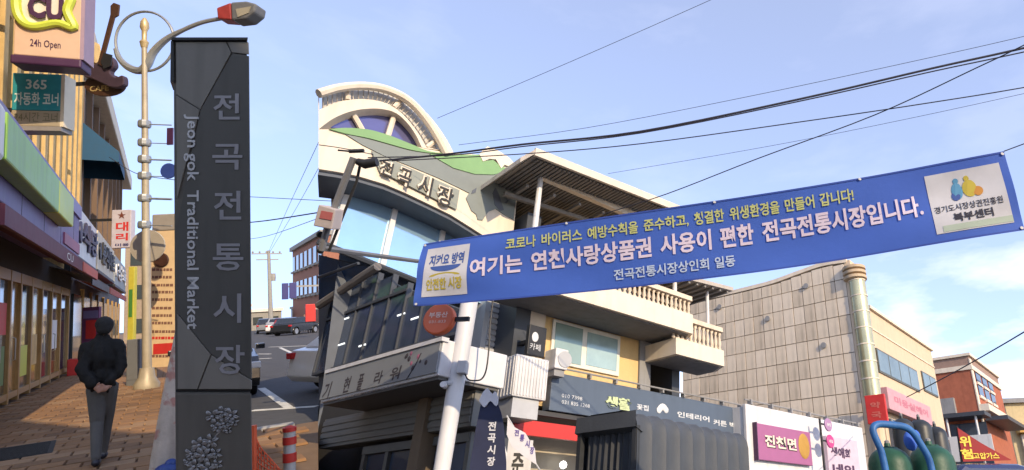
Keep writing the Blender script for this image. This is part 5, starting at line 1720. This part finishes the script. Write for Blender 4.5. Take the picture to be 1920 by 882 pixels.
rsg = thing('red_upright_sign', 'red upright sign fixed at the foot of the mirrored tower', 'sign', TB)
A, B = TB.px(1627, 796, -.5), TB.px(1657, 738, -.5)
MB().box(A.x, B.x, -.5, -.38, A.z, B.z).build('panel', M_red, rsg, bevel=.02)
MB().box(A.x + .1, A.x + .2, -.377, .0, (A.z + B.z) / 2, (A.z + B.z) / 2 + .1).build('bracket', M_black, rsg)
for s, f_ in zip('약국', (.62, .28)):
    text(rsg, s, mat('dull_red_letter', (0.62, 0.16, 0.12), .5), A.x + (B.x - A.x) * .25, B.x - (B.x - A.x) * .25, A.z + (B.z - A.z) * (f_ - .1), A.z + (B.z - A.z) * (f_ + .12), -.507, bold=.03)

# ---- red brick building further along
q = ray(1826, 720); sY = 33 / q.y
RBo = (q.x * sY, 33.0, 0)
RBb = Frame(pos=RBo, yaw=math.degrees(math.atan2(-.607, .795)))
RBa = Frame(pos=RBo, yaw=math.degrees(math.atan2(.795, .607)))
M_rb = mat('red_brickwork', (0.36, 0.115, 0.065), .85, var=.18, scale=3, bump=.4, stain=.3)
rb = thing('red_brick_house', 'red brick building with cream bands to the right of the cream front', 'building', RBb)
zr1 = RBb.px(1816, 662).z; zrb = RBb.px(1830, 770).z
xl_ = RBb.px(1752, 720).x
MB().box(xl_, 0, .003, 7, 0, zr1 - .9).build('side_wall', M_rb, rb)
MB().box(xl_ - .1, .1, -.08, 7, zr1 - .898, zr1 - .65).build('band', M_creamw, rb)
MB().box(xl_, 0, .003, 7, zr1 - .649, zr1 - .15).build('parapet', mat('taupe_parapet', (0.30, 0.20, 0.16), .8), rb)
MB().box(xl_ - .12, .12, -.1, 7, zr1 - .148, zr1).build('coping', M_creamw, rb)
xf = RBa.px(1872, 760).x
MB().box(.01, xf, .01, 6, 0, zr1 - .2).build('front_wall', M_rb, rb, RBa)
MB().box(-.02, .35, -.05, .009, 0, zr1 - .3).build('quoin', M_creamw, rb, RBa)
for s in range(2):
    for i in range(3):
        x0 = .7 + (xf - 1.0) * i / 3
        zz = zrb + .9 + s * (zr1 - zrb - 1.6) / 2
        MB().box(x0, x0 + (xf - 1.0) / 3 * .7, -.05, .006, zz, zz + (zr1 - zrb) * .28).build('window', M_darkglass, rb, RBa)
        MB().box(x0 - .05, x0 + (xf - 1.0) / 3 * .7 + .05, -.1, .006, zz - .16, zz - .02).build('sill', M_creamw, rb, RBa)
MB().box(0, xf, -.5, .0, zrb - .05, zrb + .3).build('balcony', M_creamw, rb, RBa)
MB().box(xl_ + .3, .5, -1.4, -.004, zrb - .45, zrb - .25).build('awning', M_slate, rb)
MB().box(xl_ + .4, .2, -.06, -.003, .2, zrb - .6).build('shop_window', M_darkglass, rb)
MB().box(.4, xf, -1.2, -.12, zrb - .5, zrb - .3).build('awning', M_slate, rb, RBa)
for x in (xl_ + .6, 0.0):
    MB().tube([(x, -1.2, 0), (x, -1.2, zrb - .45)], .06, 6).build('post', M_wht, rb)
c = RBb.px(1776, 762, -.2); MB().box(c.x - .4, c.x + .4, -.3, -.005, c.z - .4, c.z + .4).build('air_conditioner', M_conc, rb)
MB().box(xl_ + .4, .6, -1.5, -1.42, zrb - 2.6, zrb - 1.4).build('sign_panel', M_wht, rb)
q = ray(1884, 760); sY = 42 / q.y
YH = Frame(pos=(q.x * sY, 42, 0), yaw=-12)
yh = thing('ochre_house', 'low ochre house with flat roof at the far right edge', 'building', YH)
zt3 = YH.px(1895, 757).z; zt4 = YH.px(1895, 800).z
MB().box(0, 12, 0, 8, 0, zt3).build('wall', mat('pale_ochre', (0.55, 0.45, 0.26), .8, stain=.2), yh)
MB().box(-.2, 12.2, -.3, 8, zt3 + .003, zt3 + .3).build('roof', M_conc, yh)
MB().box(.3, 12, -.9, -.004, zt4 - .5, zt4).build('sign_band', mat('ochre_band', (0.52, 0.30, 0.08), .7), yh)
for k in range(4):
    MB().box(.8 + k * 2.8, 2.6 + k * 2.8, -.06, -.004, .8, zt4 - 1.0).build('window', M_gw, yh)
    MB().box(.5 + k * 2.8, .65 + k * 2.8, -.3, -.005, 0, zt4 - .55).build('post', M_creamw, yh)

# ---- gas lorry: cylinders in a blue frame, danger pennant, cab
GZ = 5.6
c = cpt(1700, 850, GZ); GFm = Frame(pos=(c.x, c.y, 0), yaw=20)
gs = thing('gas_lorry', 'lorry bed with a blue tubular guard frame at the bottom right', 'lorry', GFm)
M_bl = mat('blue_tube', (0.03, 0.13, 0.36), .5, var=.25, scale=9, stain=.5)
pth = [GFm.px(a, b, -.1) for a, b in spline([(1664, 905), (1660, 880), (1652, 846), (1640, 818), (1637, 804), (1646, 796), (1672, 797), (1696, 801), (1712, 812), (1728, 836), (1742, 862), (1752, 905)], 4)]
pth = [(pth[0].x, -.1, 1.0)] + [(p.x, -.1, p.z) for p in pth] + [(pth[-1].x, -.1, 1.0)]
MB().tube(pth, .032, 10).build('guard_frame', M_bl, gs, smooth=True)
bx0, bx1 = GFm.px(1625, 900).x, GFm.px(1800, 900).x
MB().box(bx0 - .2, bx1 + .4, -.3, 1.6, .8, 1.0).build('load_bed', mat('bed_navy', (0.03, 0.05, 0.12), .5), gs)
MB().box(bx0, bx1 + 1.8, .2, 1.2, .45, .79).build('chassis', M_black, gs)
for x in (bx0 + .3, bx1 + 1.2):
    for y in (-.1, 1.4):
        MB().lathe([(.2, -.1), (.36, -.11), (.38, 0), (.36, .11), (.2, .1)], x, y, .38, 18, 'y').build('wheel', mat('tyre', (0.018, 0.018, 0.019)), gs, smooth=True)
def gascyl(px, py, y, rr, m, label):
    v = GFm.px(px, py, y)
    t = thing('gas_cylinder', label, 'gas cylinder', Frame(pos=tuple(GFm.M @ Vector((v.x, y, 0))), yaw=20), 'gas cylinders on the lorry')
    z0_, z1 = 1.005, v.z
    prof = [(rr * .9, z0_), (rr, z0_ + .04)] + [(rr * math.cos(q), z1 - rr * .8 + rr * .8 * math.sin(q)) for q in [math.radians(a) for a in (0, 20, 40, 58, 72, 82)]] + [(rr * .16, z1), (rr * .14, z1 + .03)]
    MB().lathe(prof, 0, 0, 0, 24).build('shell', m, t, smooth=True)
    MB().lathe([(rr * .12, z1 + .03), (rr * .12, z1 + .05), (rr * .05, z1 + .06)], 0, 0, 0, 10).build('valve', M_conc, t)
    MB().tube([(rr * .42 * math.cos(q), rr * .42 * math.sin(q), z1 - .02) for q in [k * math.pi / 6 for k in range(12)]], .012, 6, closed=True).build('collar', m, t)
    return t
M_gg = mat('green_cylinder', (0.018, 0.085, 0.05), .5, var=.25, scale=4, stain=.5, bump=.2)
M_gd = mat('dark_cylinder', (0.03, 0.035, 0.04), .45, var=.2)
gascyl(1664, 838, .22, .20, M_gg, 'dark green gas cylinder at the left inside the blue guard frame')
gascyl(1741, 834, .22, .215, M_gg, 'dark green gas cylinder at the right inside the blue guard frame')
gascyl(1690, 785, .95, .12, M_gd, 'dark grey gas cylinder farthest left behind the blue guard frame')
gascyl(1722, 787, .95, .13, M_gd, 'dark grey gas cylinder in the middle of the back row')
gascyl(1752, 800, .95, .12, M_gd, 'dark grey gas cylinder farthest right in the back row')
bgc = GFm.px(1702, 828, .06)
mb = MB(); mb.ball((bgc.x, .02, bgc.z), (.07, .05, .09), 12, 8); mb.ball((bgc.x + .04, .0, bgc.z + .04), (.05, .05, .06), 10, 7)
one('blue_cloth', 'crumpled bright blue cloth hung on the blue guard frame', 'cloth', mb, mat('bright_blue_cloth', (0.05, 0.14, 0.55), .7), GFm, smooth=True)
c = cpt(1845, 845, 6.2); DFm = Frame(pos=(c.x, c.y, 0), yaw=0)
dg_ = thing('danger_pennant', 'dark red triangular pennant with yellow lettering warning of high pressure gas', 'flag', DFm)
M_dr = mat('dark_red_cloth', (0.28, 0.02, 0.025), .7, var=.12)
flat(DFm, [(1795, 802), (1838, 830), (1897, 863), (1806, 866)], 0, .01, 'cloth', M_dr, dg_)
M_yl = mat('yellow_letter', (0.72, 0.55, 0.05), .5)
ptext(dg_, DFm, '위', M_yl, (1801, 838), (1818, 818), -.006, bold=.03)
ptext(dg_, DFm, '험', M_yl, (1804, 861), (1822, 842), -.006, bold=.03)
ptext(dg_, DFm, '고압가스', M_yl, (1826, 861), (1872, 849), -.006, bold=.03)
A, B = DFm.px(1794, 800, .02), DFm.px(1808, 900, .02)
MB().tube([tuple(A), tuple(B), (B.x, .02, 1.6)], .012, 6).build('staff', M_black, dg_)
c = cpt(1860, 880, 6.0); CFm = Frame(pos=(c.x, c.y, 0), yaw=18)
cb_ = thing('navy_van', 'dark navy van roof at the bottom right corner', 'van', CFm)
zt5 = CFm.px(1850, 867).z
xa_, xb_ = CFm.px(1792, 880).x, CFm.px(1960, 880).x
M_vn = mat('navy_van_paint', (0.02, 0.03, 0.10), .25, coat=.5, var=.03)
prof = [(xa_ - .2, .5), (xa_ - .2, 1.1), (xa_, zt5 - .12), (xa_ + .15, zt5 - .01), (xb_ - .3, zt5), (xb_ + .2, zt5 - .1), (xb_ + .6, 1.2), (xb_ + 1.1, 1.0), (xb_ + 1.15, .5)]
MB().prism(prof, 0, 1.6).build('body', M_vn, cb_, bevel=.05)
MB().box(xa_ + .1, xa_ + .6, -.012, -.002, zt5 - .55, zt5 - .1).build('window', mat('car_glass', (0.015, 0.018, 0.02)), cb_)
MB().box(xa_ + .7, xb_ - .1, -.012, -.002, zt5 - .55, zt5 - .1).build('window', mat('car_glass', (0.015, 0.018, 0.02)), cb_)
for x in (xa_ + .3, xb_ + .5):
    for y in (.05, 1.55):
        MB().lathe([(.2, -.09), (.32, -.1), (.34, 0), (.32, .1), (.2, .09)], x, y, .34, 18, 'y').build('wheel', mat('tyre', (0.018, 0.018, 0.019)), cb_, smooth=True)

# ---- the banner across the street
BZL, BZR = 5.55, 4.3
P00, P10 = cpt(795, 458, BZL), cpt(1883, 283, BZR)            # top left, top right
P01, P11 = cpt(778, 575, BZL - .12), cpt(1918, 435, BZR - .08)  # bottom left, bottom right
nB = (P10 - P00).cross(P01 - P00).normalized()
if nB.dot(CAMPOS - P00) < 0: nB = -nB
def bpt(m, t, off=0.0):
    """m: fraction across the photo, t: fraction from the top"""
    s = m * BZL / (BZR + m * (BZL - BZR))
    top_, bot_ = P00.lerp(P10, s), P01.lerp(P11, s)
    bot_ = bot_ + (bot_ - top_) * (.40 * s * (1 - s))
    top_ = top_ + Vector((0, 0, -.03)) * 4 * s * (1 - s)
    p = top_.lerp(bot_, t)
    rip = .04 * math.sin(6.0 * s + 2.2 * t) + .007 * math.sin(20 * s - 11 * t) * math.exp(-6 * s) + .006 * math.sin(18 * (1 - s) - 9 * t) * math.exp(-6 * (1 - s)) + .022 * t * math.sin(11 * s + 3 * t + 1) + .012 * t * math.sin(17 * s + 1.0 - 2.5 * t) + .010 * math.sin(30 * s + 9 * t) * math.exp(-10 * s) + .008 * math.sin(26 * (1 - s) + 6 * t) * math.exp(-9 * (1 - s))
    return p + nB * (rip + off)
BFm = Frame(pos=tuple(bpt(.5, 1.0)))
ban = thing('street_banner', 'long blue cloth banner with white and yellow lettering slung across the street', 'banner', BFm)
nx, ny = 260, 30
vs = [BFm.I @ bpt(i / nx, j / ny) for j in range(ny + 1) for i in range(nx + 1)]
fs_ = [(j * (nx + 1) + i, j * (nx + 1) + i + 1, (j + 1) * (nx + 1) + i + 1, (j + 1) * (nx + 1) + i) for j in range(ny) for i in range(nx)]
M_bb = mat('banner_blue', (0.055, 0.13, 0.52), .65, var=.05, scale=3, bump=.1)
o = MB().add(vs, fs_).build('cloth', M_bb, ban, smooth=True)
def btext(s, m, x0, x1, t0, t1, bold=.02, name='lettering'):
    # t0 top, t1 bottom
    return text(ban, s, m, 0, 1, 0, 1, 0, bold=bold, name=name, warp=lambda u, w: BFm.I @ bpt((x0 + (x1 - x0) * u - 795) / 1088, t1 + (t0 - t1) * w, .007))
def btext2(s, m, x0, x1, t0, t1, y, **k):
    return btext(s, m, x0, x1, t0, t1, **k)
M_by = mat('banner_yellow', (0.55, 0.58, 0.22), .6)
M_bw = mat('banner_white', (0.72, 0.62, 0.75), .6)
M_bc = mat('banner_pale_blue', (0.50, 0.60, 0.78), .6)
def words(line, m, x0, x1, t0, t1, bold):
    # keeps the word gaps: one lettering piece per word
    n = sum(1.0 if ch not in ' ,.!' else .45 for ch in line)
    pos = 0; w = ''; st_ = 0
    for ch in line + ' ':
        wd = 1.0 if ch not in ' ,.!' else .45
        if ch == ' ':
            if w:
                a = x0 + (x1 - x0) * st_ / n; b_ = x0 + (x1 - x0) * (pos) / n
                btext(w, m, a + 1, b_ - 1, t0, t1, bold)
            w = ''; pos += wd; st_ = pos
        else:
            w += ch; pos += wd
words('코로나 바이러스 예방수칙을 준수하고, 청결한 위생환경을 만들어 갑니다!', M_by, 955, 1596, .115, .285, .022)
words('여기는 연천사랑상품권 사용이 편한 전곡전통시장입니다.', M_bw, 892, 1716, .355, .63, .03)
words('전곡전통시장상인회 일동', M_bc, 1148, 1368, .735, .885, .022)
M_bpan = mat('banner_panel', (0.58, 0.58, 0.62), .6)
def bpanel(x0, x1, t0, t1, m, name, off, n=44, k=20):
    v_ = [BFm.I @ bpt((x0 + (x1 - x0) * i / n - 795) / 1088, t0 + (t1 - t0) * j / k, off) for j in range(k + 1) for i in range(n + 1)]
    f_ = [(j * (n + 1) + i, j * (n + 1) + i + 1, (j + 1) * (n + 1) + i + 1, (j + 1) * (n + 1) + i) for j in range(k) for i in range(n)]
    return MB().add(v_, f_).build(name, m, ban, smooth=True)
bpanel(808, 888, .11, .87, M_bpan, 'logo_panel', .0035)
bpanel(1729, 1868, .13, .89, M_bpan, 'logo_panel', .0035)
M_lb = mat('logo_blue', (0.05, 0.10, 0.33), .6); M_ly = mat('logo_yellow', (0.52, 0.42, 0.06), .6)
M_lc = mat('logo_cyan', (0.10, 0.30, 0.50), .6); M_lo = mat('logo_orange', (0.55, 0.25, 0.05), .6); M_lk = mat('logo_ink', (0.03, 0.03, 0.05), .6)
btext('지켜요 방역', M_lb, 816, 880, .22, .40, .03)
btext('안전한 시장', M_ly, 816, 880, .60, .78, .03)
def bblob(cx, ct, rx, rt, m, off=.0065, a0=0, a1=360):
    pts = [((cx + rx * math.cos(math.radians(a0 + (a1 - a0) * k / 20)) - 795) / 1088, ct + rt * math.sin(math.radians(a0 + (a1 - a0) * k / 20))) for k in range(21)]
    v_ = [BFm.I @ bpt(a, b, off) for a, b in pts]
    MB().add(v_, [tuple(range(len(v_)))]).build('logo_mark', m, ban)
bblob(848, .41, 28, .09, M_lb, .006, 0, 180); bblob(848, .57, 28, .05, M_ly, .006, 180, 360)
bblob(1783, .26, 5, .035, M_lc); bblob(1803, .25, 5, .035, M_ly)
bblob(1782, .39, 10, .11, M_lc); bblob(1805, .38, 13, .11, M_ly, .0068); bblob(1819, .43, 9, .06, M_lo, .0073); bblob(1778, .45, 8, .06, M_lb, .0073)
btext('경기도시장상권진흥원', M_lk, 1734, 1858, .545, .635, .012)
btext('북부센터', M_lk, 1764, 1836, .665, .775, .035)
bpanel(1742, 1868, .80, .875, mat('logo_sage', (0.42, 0.50, 0.42), .6), 'logo_strip', .0055)
bpanel(797, 1882, .0, .022, mat('banner_hem', (0.04, 0.085, 0.38), .7), 'hem', .003, 260, 2)
bpanel(797, 1882, .978, 1.0, mat('banner_hem', (0.04, 0.085, 0.38)), 'hem', .003, 260, 2)
for (m_, t_) in ((.004, .03), (.004, .97), (.25, .015), (.5, .015), (.75, .015), (.996, .03), (.996, .97)):
    v = BFm.I @ bpt(m_, t_, .004)
    MB().lathe([(.006, 0), (.012, -.002), (.006, -.003)], v.x, v.y, v.z, 10, 'y').build('eyelet', M_lgrey, ban)
M_rope = mat('rope_dark', (0.05, 0.05, 0.06), .8)
for (a, b) in (((0, .0), (700, 478, 6.2)), ((0, 1.0), (860, 568, 5.85)), ((1, .0), (2700, -20, 3.4)), ((1, 1.0), (2700, 330, 3.4))):
    A = bpt(*a); B = cpt(*b)
    if b[0] == 700: B = cpt(884, 528, 5.88)
    MB().tube([tuple(BFm.I @ A), tuple(BFm.I @ B)], .004, 5).build('rope', M_rope, ban)

# ---- overhead cables of the market street
M_cab = mat('cable_black', (0.03, 0.03, 0.045), .7)
def cable(pts, z0, z1, r, label, n=5):
    Q_ = [cpt(a, b, z0 + (z1 - z0) * i / (len(pts) - 1)) for i, (a, b) in enumerate(pts)]
    if pts[-1][0] > 1900:                              # the spans run on to poles further down the street
        Q_ += [Q_[-1] + (Q_[-1] - Q_[-2]).normalized() * d_ + Vector((0, 0, .02 * d_)) for d_ in (4, 9, 16)]
    P_ = spline(Q_, n)
    F = Frame(pos=tuple(Vector(P_[0])))
    mb = MB(); mb.tube([tuple(F.I @ Vector(p)) for p in P_], r, 6)
    return one('overhead_cable', label, 'cable', mb, M_cab, F, 'cables over the market street', smooth=True)
cable([(712, 302), (850, 288), (980, 271), (1200, 247), (1500, 186), (1750, 128), (1990, 74)], 8.4, 7.0, .013, 'thickest overhead cable running from the hall to the upper right')
cable([(690, 296), (850, 291), (980, 275), (1200, 250), (1500, 190), (1750, 134), (1990, 82)], 8.6, 7.2, .008, 'thin cable hugging the underside of the thickest overhead cable')
cable([(735, 302), (980, 289), (1200, 270), (1500, 229), (1750, 192), (1990, 152)], 8.6, 7.4, .007, 'middle overhead cable sagging below the thickest one')
cable([(1130, 402), (1250, 364), (1420, 298), (1640, 216), (1830, 128), (1990, 50)], 9.6, 6.6, .007, 'overhead cable crossing the others on a steep slant')
cable([(860, 272), (1100, 240), (1400, 182), (1700, 118), (1990, 52)], 9.2, 7.6, .0035, 'faint wire just above the thickest overhead cable')
cable([(1140, 326), (1400, 282), (1640, 236), (1990, 160)], 10, 8, .003, 'faint wire lowest of those above the blue banner')
cable([(820, 222), (1000, 146), (1180, 68), (1400, -30)], 10, 9, .004, 'faint wire slanting up out of the top edge')
cable([(1700, 745), (1760, 714), (1845, 667), (1990, 580)], 16, 10, .012, 'overhead cable rising to the right past the red brick building')
cable([(598, 272), (640, 278), (700, 290)], 8.0, 8.5, .006, 'short cable reaching the hall front from the left edge')

# ---- wires of the hill street
def wire(pts, z0, z1, r, label):
    Q_ = [cpt(a, b, z0 + (z1 - z0) * i / (len(pts) - 1)) for i, (a, b) in enumerate(pts)]
    if pts[-1][0] > 590: Q_.append(Q_[-1] + (Q_[-1] - Q_[-2]).normalized() * 3.5)
    P_ = spline(Q_, 4)
    F = Frame(pos=tuple(Vector(P_[0])))
    mb = MB(); mb.tube([tuple(F.I @ Vector(p)) for p in P_], r, 5)
    one('street_wire', label, 'cable', mb, M_cab, F, 'wires over the hill street')
wire([(440, 368), (500, 371), (596, 376)], 20, 18, .010, 'level wire high over the hill street right of the totem')
wire([(440, 420), (500, 414), (596, 399)], 20, 14, .016, 'darkest wire rising to the right of the totem')
wire([(440, 452), (500, 443), (596, 410)], 30, 18, .010, 'lower thin wire right of the totem')
wire([(504, 472), (540, 390), (596, 270)], 54, 26, .012, 'thin wire climbing steeply from the far utility pole')
wire([(504, 476), (550, 400), (596, 318)], 54, 30, .012, 'second thin wire climbing from the far utility pole')
wire([(205, 295), (240, 318), (271, 330), (330, 338)], 20, 14.5, .010, 'wire sagging between the shops and the lamp post')

# ---- the walking man
g = HL.gx(188, 871)
MF = Frame(pos=(g.x, g.y, 0), yaw=0, hill=True)
Hm = MF.px(203, 597).z
man = thing('person', 'person in black jacket and grey trousers walking away with hands clasped behind', 'person', MF)
S = Hm / 1.70
M_jk = mat('black_jacket', (0.013, 0.012, 0.011), .75, var=.3, scale=7, bump=.5, spec=.2)
M_tr = mat('grey_trousers', (0.105, 0.10, 0.092), .9, var=.15, scale=6, bump=.3)
M_sk = mat('skin', (0.42, 0.22, 0.15), .6, var=.08)
M_hair = mat('dark_hair', (0.02, 0.019, 0.018), .8, var=.3, scale=30, bump=.8)
M_sh = mat('shoe_leather', (0.02, 0.02, 0.03), .45)
KX_ = .70                                            # slim build
def V(x, y, z): return (x * KX_ * S, y * S, z * S)
XO = .055
bd = MB()
# legs: left planted behind, right swung ahead
def leg(hx, kx, ky, kz, ax, ay, az):
    capsule(bd, V(hx, 0, .88), V(kx, ky, kz), .092 * S, .066 * S); capsule(bd, V(kx, ky, kz), V(ax, ay, az), .064 * S, .046 * S)
    capsule(bd, V(ax, ay - .02, az - .055), V(ax + .01, ay + .17, az - .065), .042 * S, .034 * S)
leg(-.075, -.055, .02, .50, -.045, -.12, .10)
leg(.085, .06, .14, .52, .01, .22, .12)
bd.ball(V(0, 0, .92), (.165 * KX_ * S, .115 * S, .14 * S), 14, 9)
bd.ball(V(0, 0, 1.2), (.17 * KX_ * S, .10 * S, .25 * S), 14, 9)
capsule(bd, V(0, .01, 1.38), V(.005, .02, 1.52), .055 * S, .052 * S)
bd.ball(V(.01, .03, 1.60), (.080 * S * .92, .098 * S, .108 * S), 14, 10)
bd.ball(V(.01, .125, 1.575), (.014 * S, .022 * S, .022 * S), 8, 6)
for s in (-1, 1):
    bd.ball(V(.01 + s * .095, .03, 1.59), (.014 * S, .022 * S, .032 * S), 8, 6)
# hands clasped at the small of the back
def hand(sx, tilt):
    px_, pz_ = sx * .035, .905 + tilt
    bd.ball(V(px_, -.185, pz_), (.044 * S, .018 * S, .04 * S), 10, 7)
    capsule(bd, V(sx * .10, -.165, pz_ + .02), V(px_, -.182, pz_), .026 * S, .024 * S, 8)
    for k in range(4):
        zz_ = pz_ + .028 - k * .019
        ln = (.052, .06, .056, .045)[k]
        a = (px_ - sx * .03, -.195, zz_); b_ = (px_ - sx * (.03 + ln * .6), -.205, zz_ - .006); c_ = (px_ - sx * (.03 + ln), -.192, zz_ - .016)
        capsule(bd, V(*a), V(*b_), .0088 * S, .0085 * S, 6); capsule(bd, V(*b_), V(*c_), .0085 * S, .0075 * S, 6)
    capsule(bd, V(px_ + sx * .01, -.195, pz_ + .035), V(px_ - sx * .02, -.21, pz_ + .056), .010 * S, .009 * S, 6)
hand(-1, .0); hand(1, -.02)
me = remeshed(bd, .0085 * S, 2)
for m in (M_tr, M_sk, M_sh): me.materials.append(m)
for p in me.polygons:
    z = p.center.z / S; y = p.center.y / S
    p.material_index = 1 if (z > 1.3 or (y < -.14 and z > .8)) else (2 if z < .085 else 0)
    p.use_smooth = True
o = bpy.data.objects.new('body', me); COL.objects.link(o); place(o, man, None)
jk = MB()
jk.ball(V(0, -.005, 1.22), (.205 * KX_ * S, .135 * S, .24 * S), 16, 10)
jk.ball(V(0, 0, 1.02), (.20 * KX_ * S, .14 * S, .2 * S), 16, 10)
jk.ball(V(0, 0, .90), (.195 * KX_ * S, .138 * S, .10 * S), 16, 8)
jk.ball(V(0, .0, 1.38), (.16 * KX_ * S, .10 * S, .08 * S), 14, 8)
capsule(jk, V(0, .01, 1.42), V(.004, .015, 1.475), .075 * S, .066 * S)
for s in (-1, 1):
    sh, el, wr_ = V(s * .18, -.005, 1.365), V(s * .25, -.09, 1.12), V(s * .105, -.165, .945)
    capsule(jk, V(s * .08, 0, 1.41), sh, .062 * S, .070 * S)
    capsule(jk, sh, el, .072 * S, .064 * S); capsule(jk, el, wr_, .062 * S, .046 * S)
me = remeshed(jk, .014 * S, 3)
for v in me.vertices:
    c_ = v.co / S
    f_ = noise.noise((c_.x * 9, c_.y * 9, c_.z * 5 + abs(c_.x) * 14)) * .034 + noise.noise((c_.x * 22, c_.y * 22, c_.z * 16)) * .009
    # seam ridges on the back and a gathered hem
    if c_.z < .90: f_ -= .012
    v.co += v.normal * f_ * S
mesh_obj('jacket', me, man, [M_jk])
hr = MB()
hr.ball(V(.01, .018, 1.625), (.090 * S * .95, .106 * S, .102 * S), 16, 10)
hr.ball(V(.01, -.022, 1.582), (.077 * S * .95, .066 * S, .08 * S), 14, 8)
me = remeshed(hr, .009 * S, 1)
for v in me.vertices: v.co += v.normal * noise.noise(v.co * 60) * .004
mesh_obj('hair', me, man, [M_hair])

# two people far down the street
for (px, py, hpx, m, lab) in ((571, 622, 30, M_white, 'person in a white top standing far down the hill street'), (580, 624, 29, M_black, 'person in dark clothes beside the far red sign')):
    g = HL.gx(px, py, z=-.11)
    F = Frame(pos=(g.x, g.y, -.11), yaw=0, hill=True)
    t = thing('person', lab, 'person', F)
    b = MB()
    for s in (-1, 1):
        capsule(b, (s * .09, 0, .86), (s * .09, .03, .48), .09, .065); capsule(b, (s * .09, .03, .48), (s * .09, 0, .08), .06, .045)
        capsule(b, (s * .09, 0, .05), (s * .1, -.14, .04), .045, .04)
        capsule(b, (s * .2, 0, 1.38), (s * .26, 0, 1.1), .06, .05); capsule(b, (s * .26, 0, 1.1), (s * .25, -.06, .84), .046, .036)
        b.ball((s * .25, -.07, .78), (.035, .03, .06), 8, 6)
    b.ball((0, 0, .95), (.17, .12, .15)); b.ball((0, 0, 1.22), (.19, .12, .26)); capsule(b, (0, 0, 1.4), (0, 0, 1.5), .055, .05); b.ball((0, 0, 1.6), (.085, .1, .115))
    me = remeshed(b, .02, 2)
    for mm in (m, mat('dark_trousers', (0.03, 0.03, 0.04), .8), M_sk): me.materials.append(mm)
    for p in me.polygons: p.material_index = 1 if p.center.z < .9 else (2 if p.center.z > 1.47 else 0)
    o = bpy.data.objects.new('body', me); COL.objects.link(o); place(o, t, None)
    h_ = MB(); h_.ball((0, .015, 1.64), (.09, .1, .09)); h_.build('hair', M_hair, t, smooth=True)
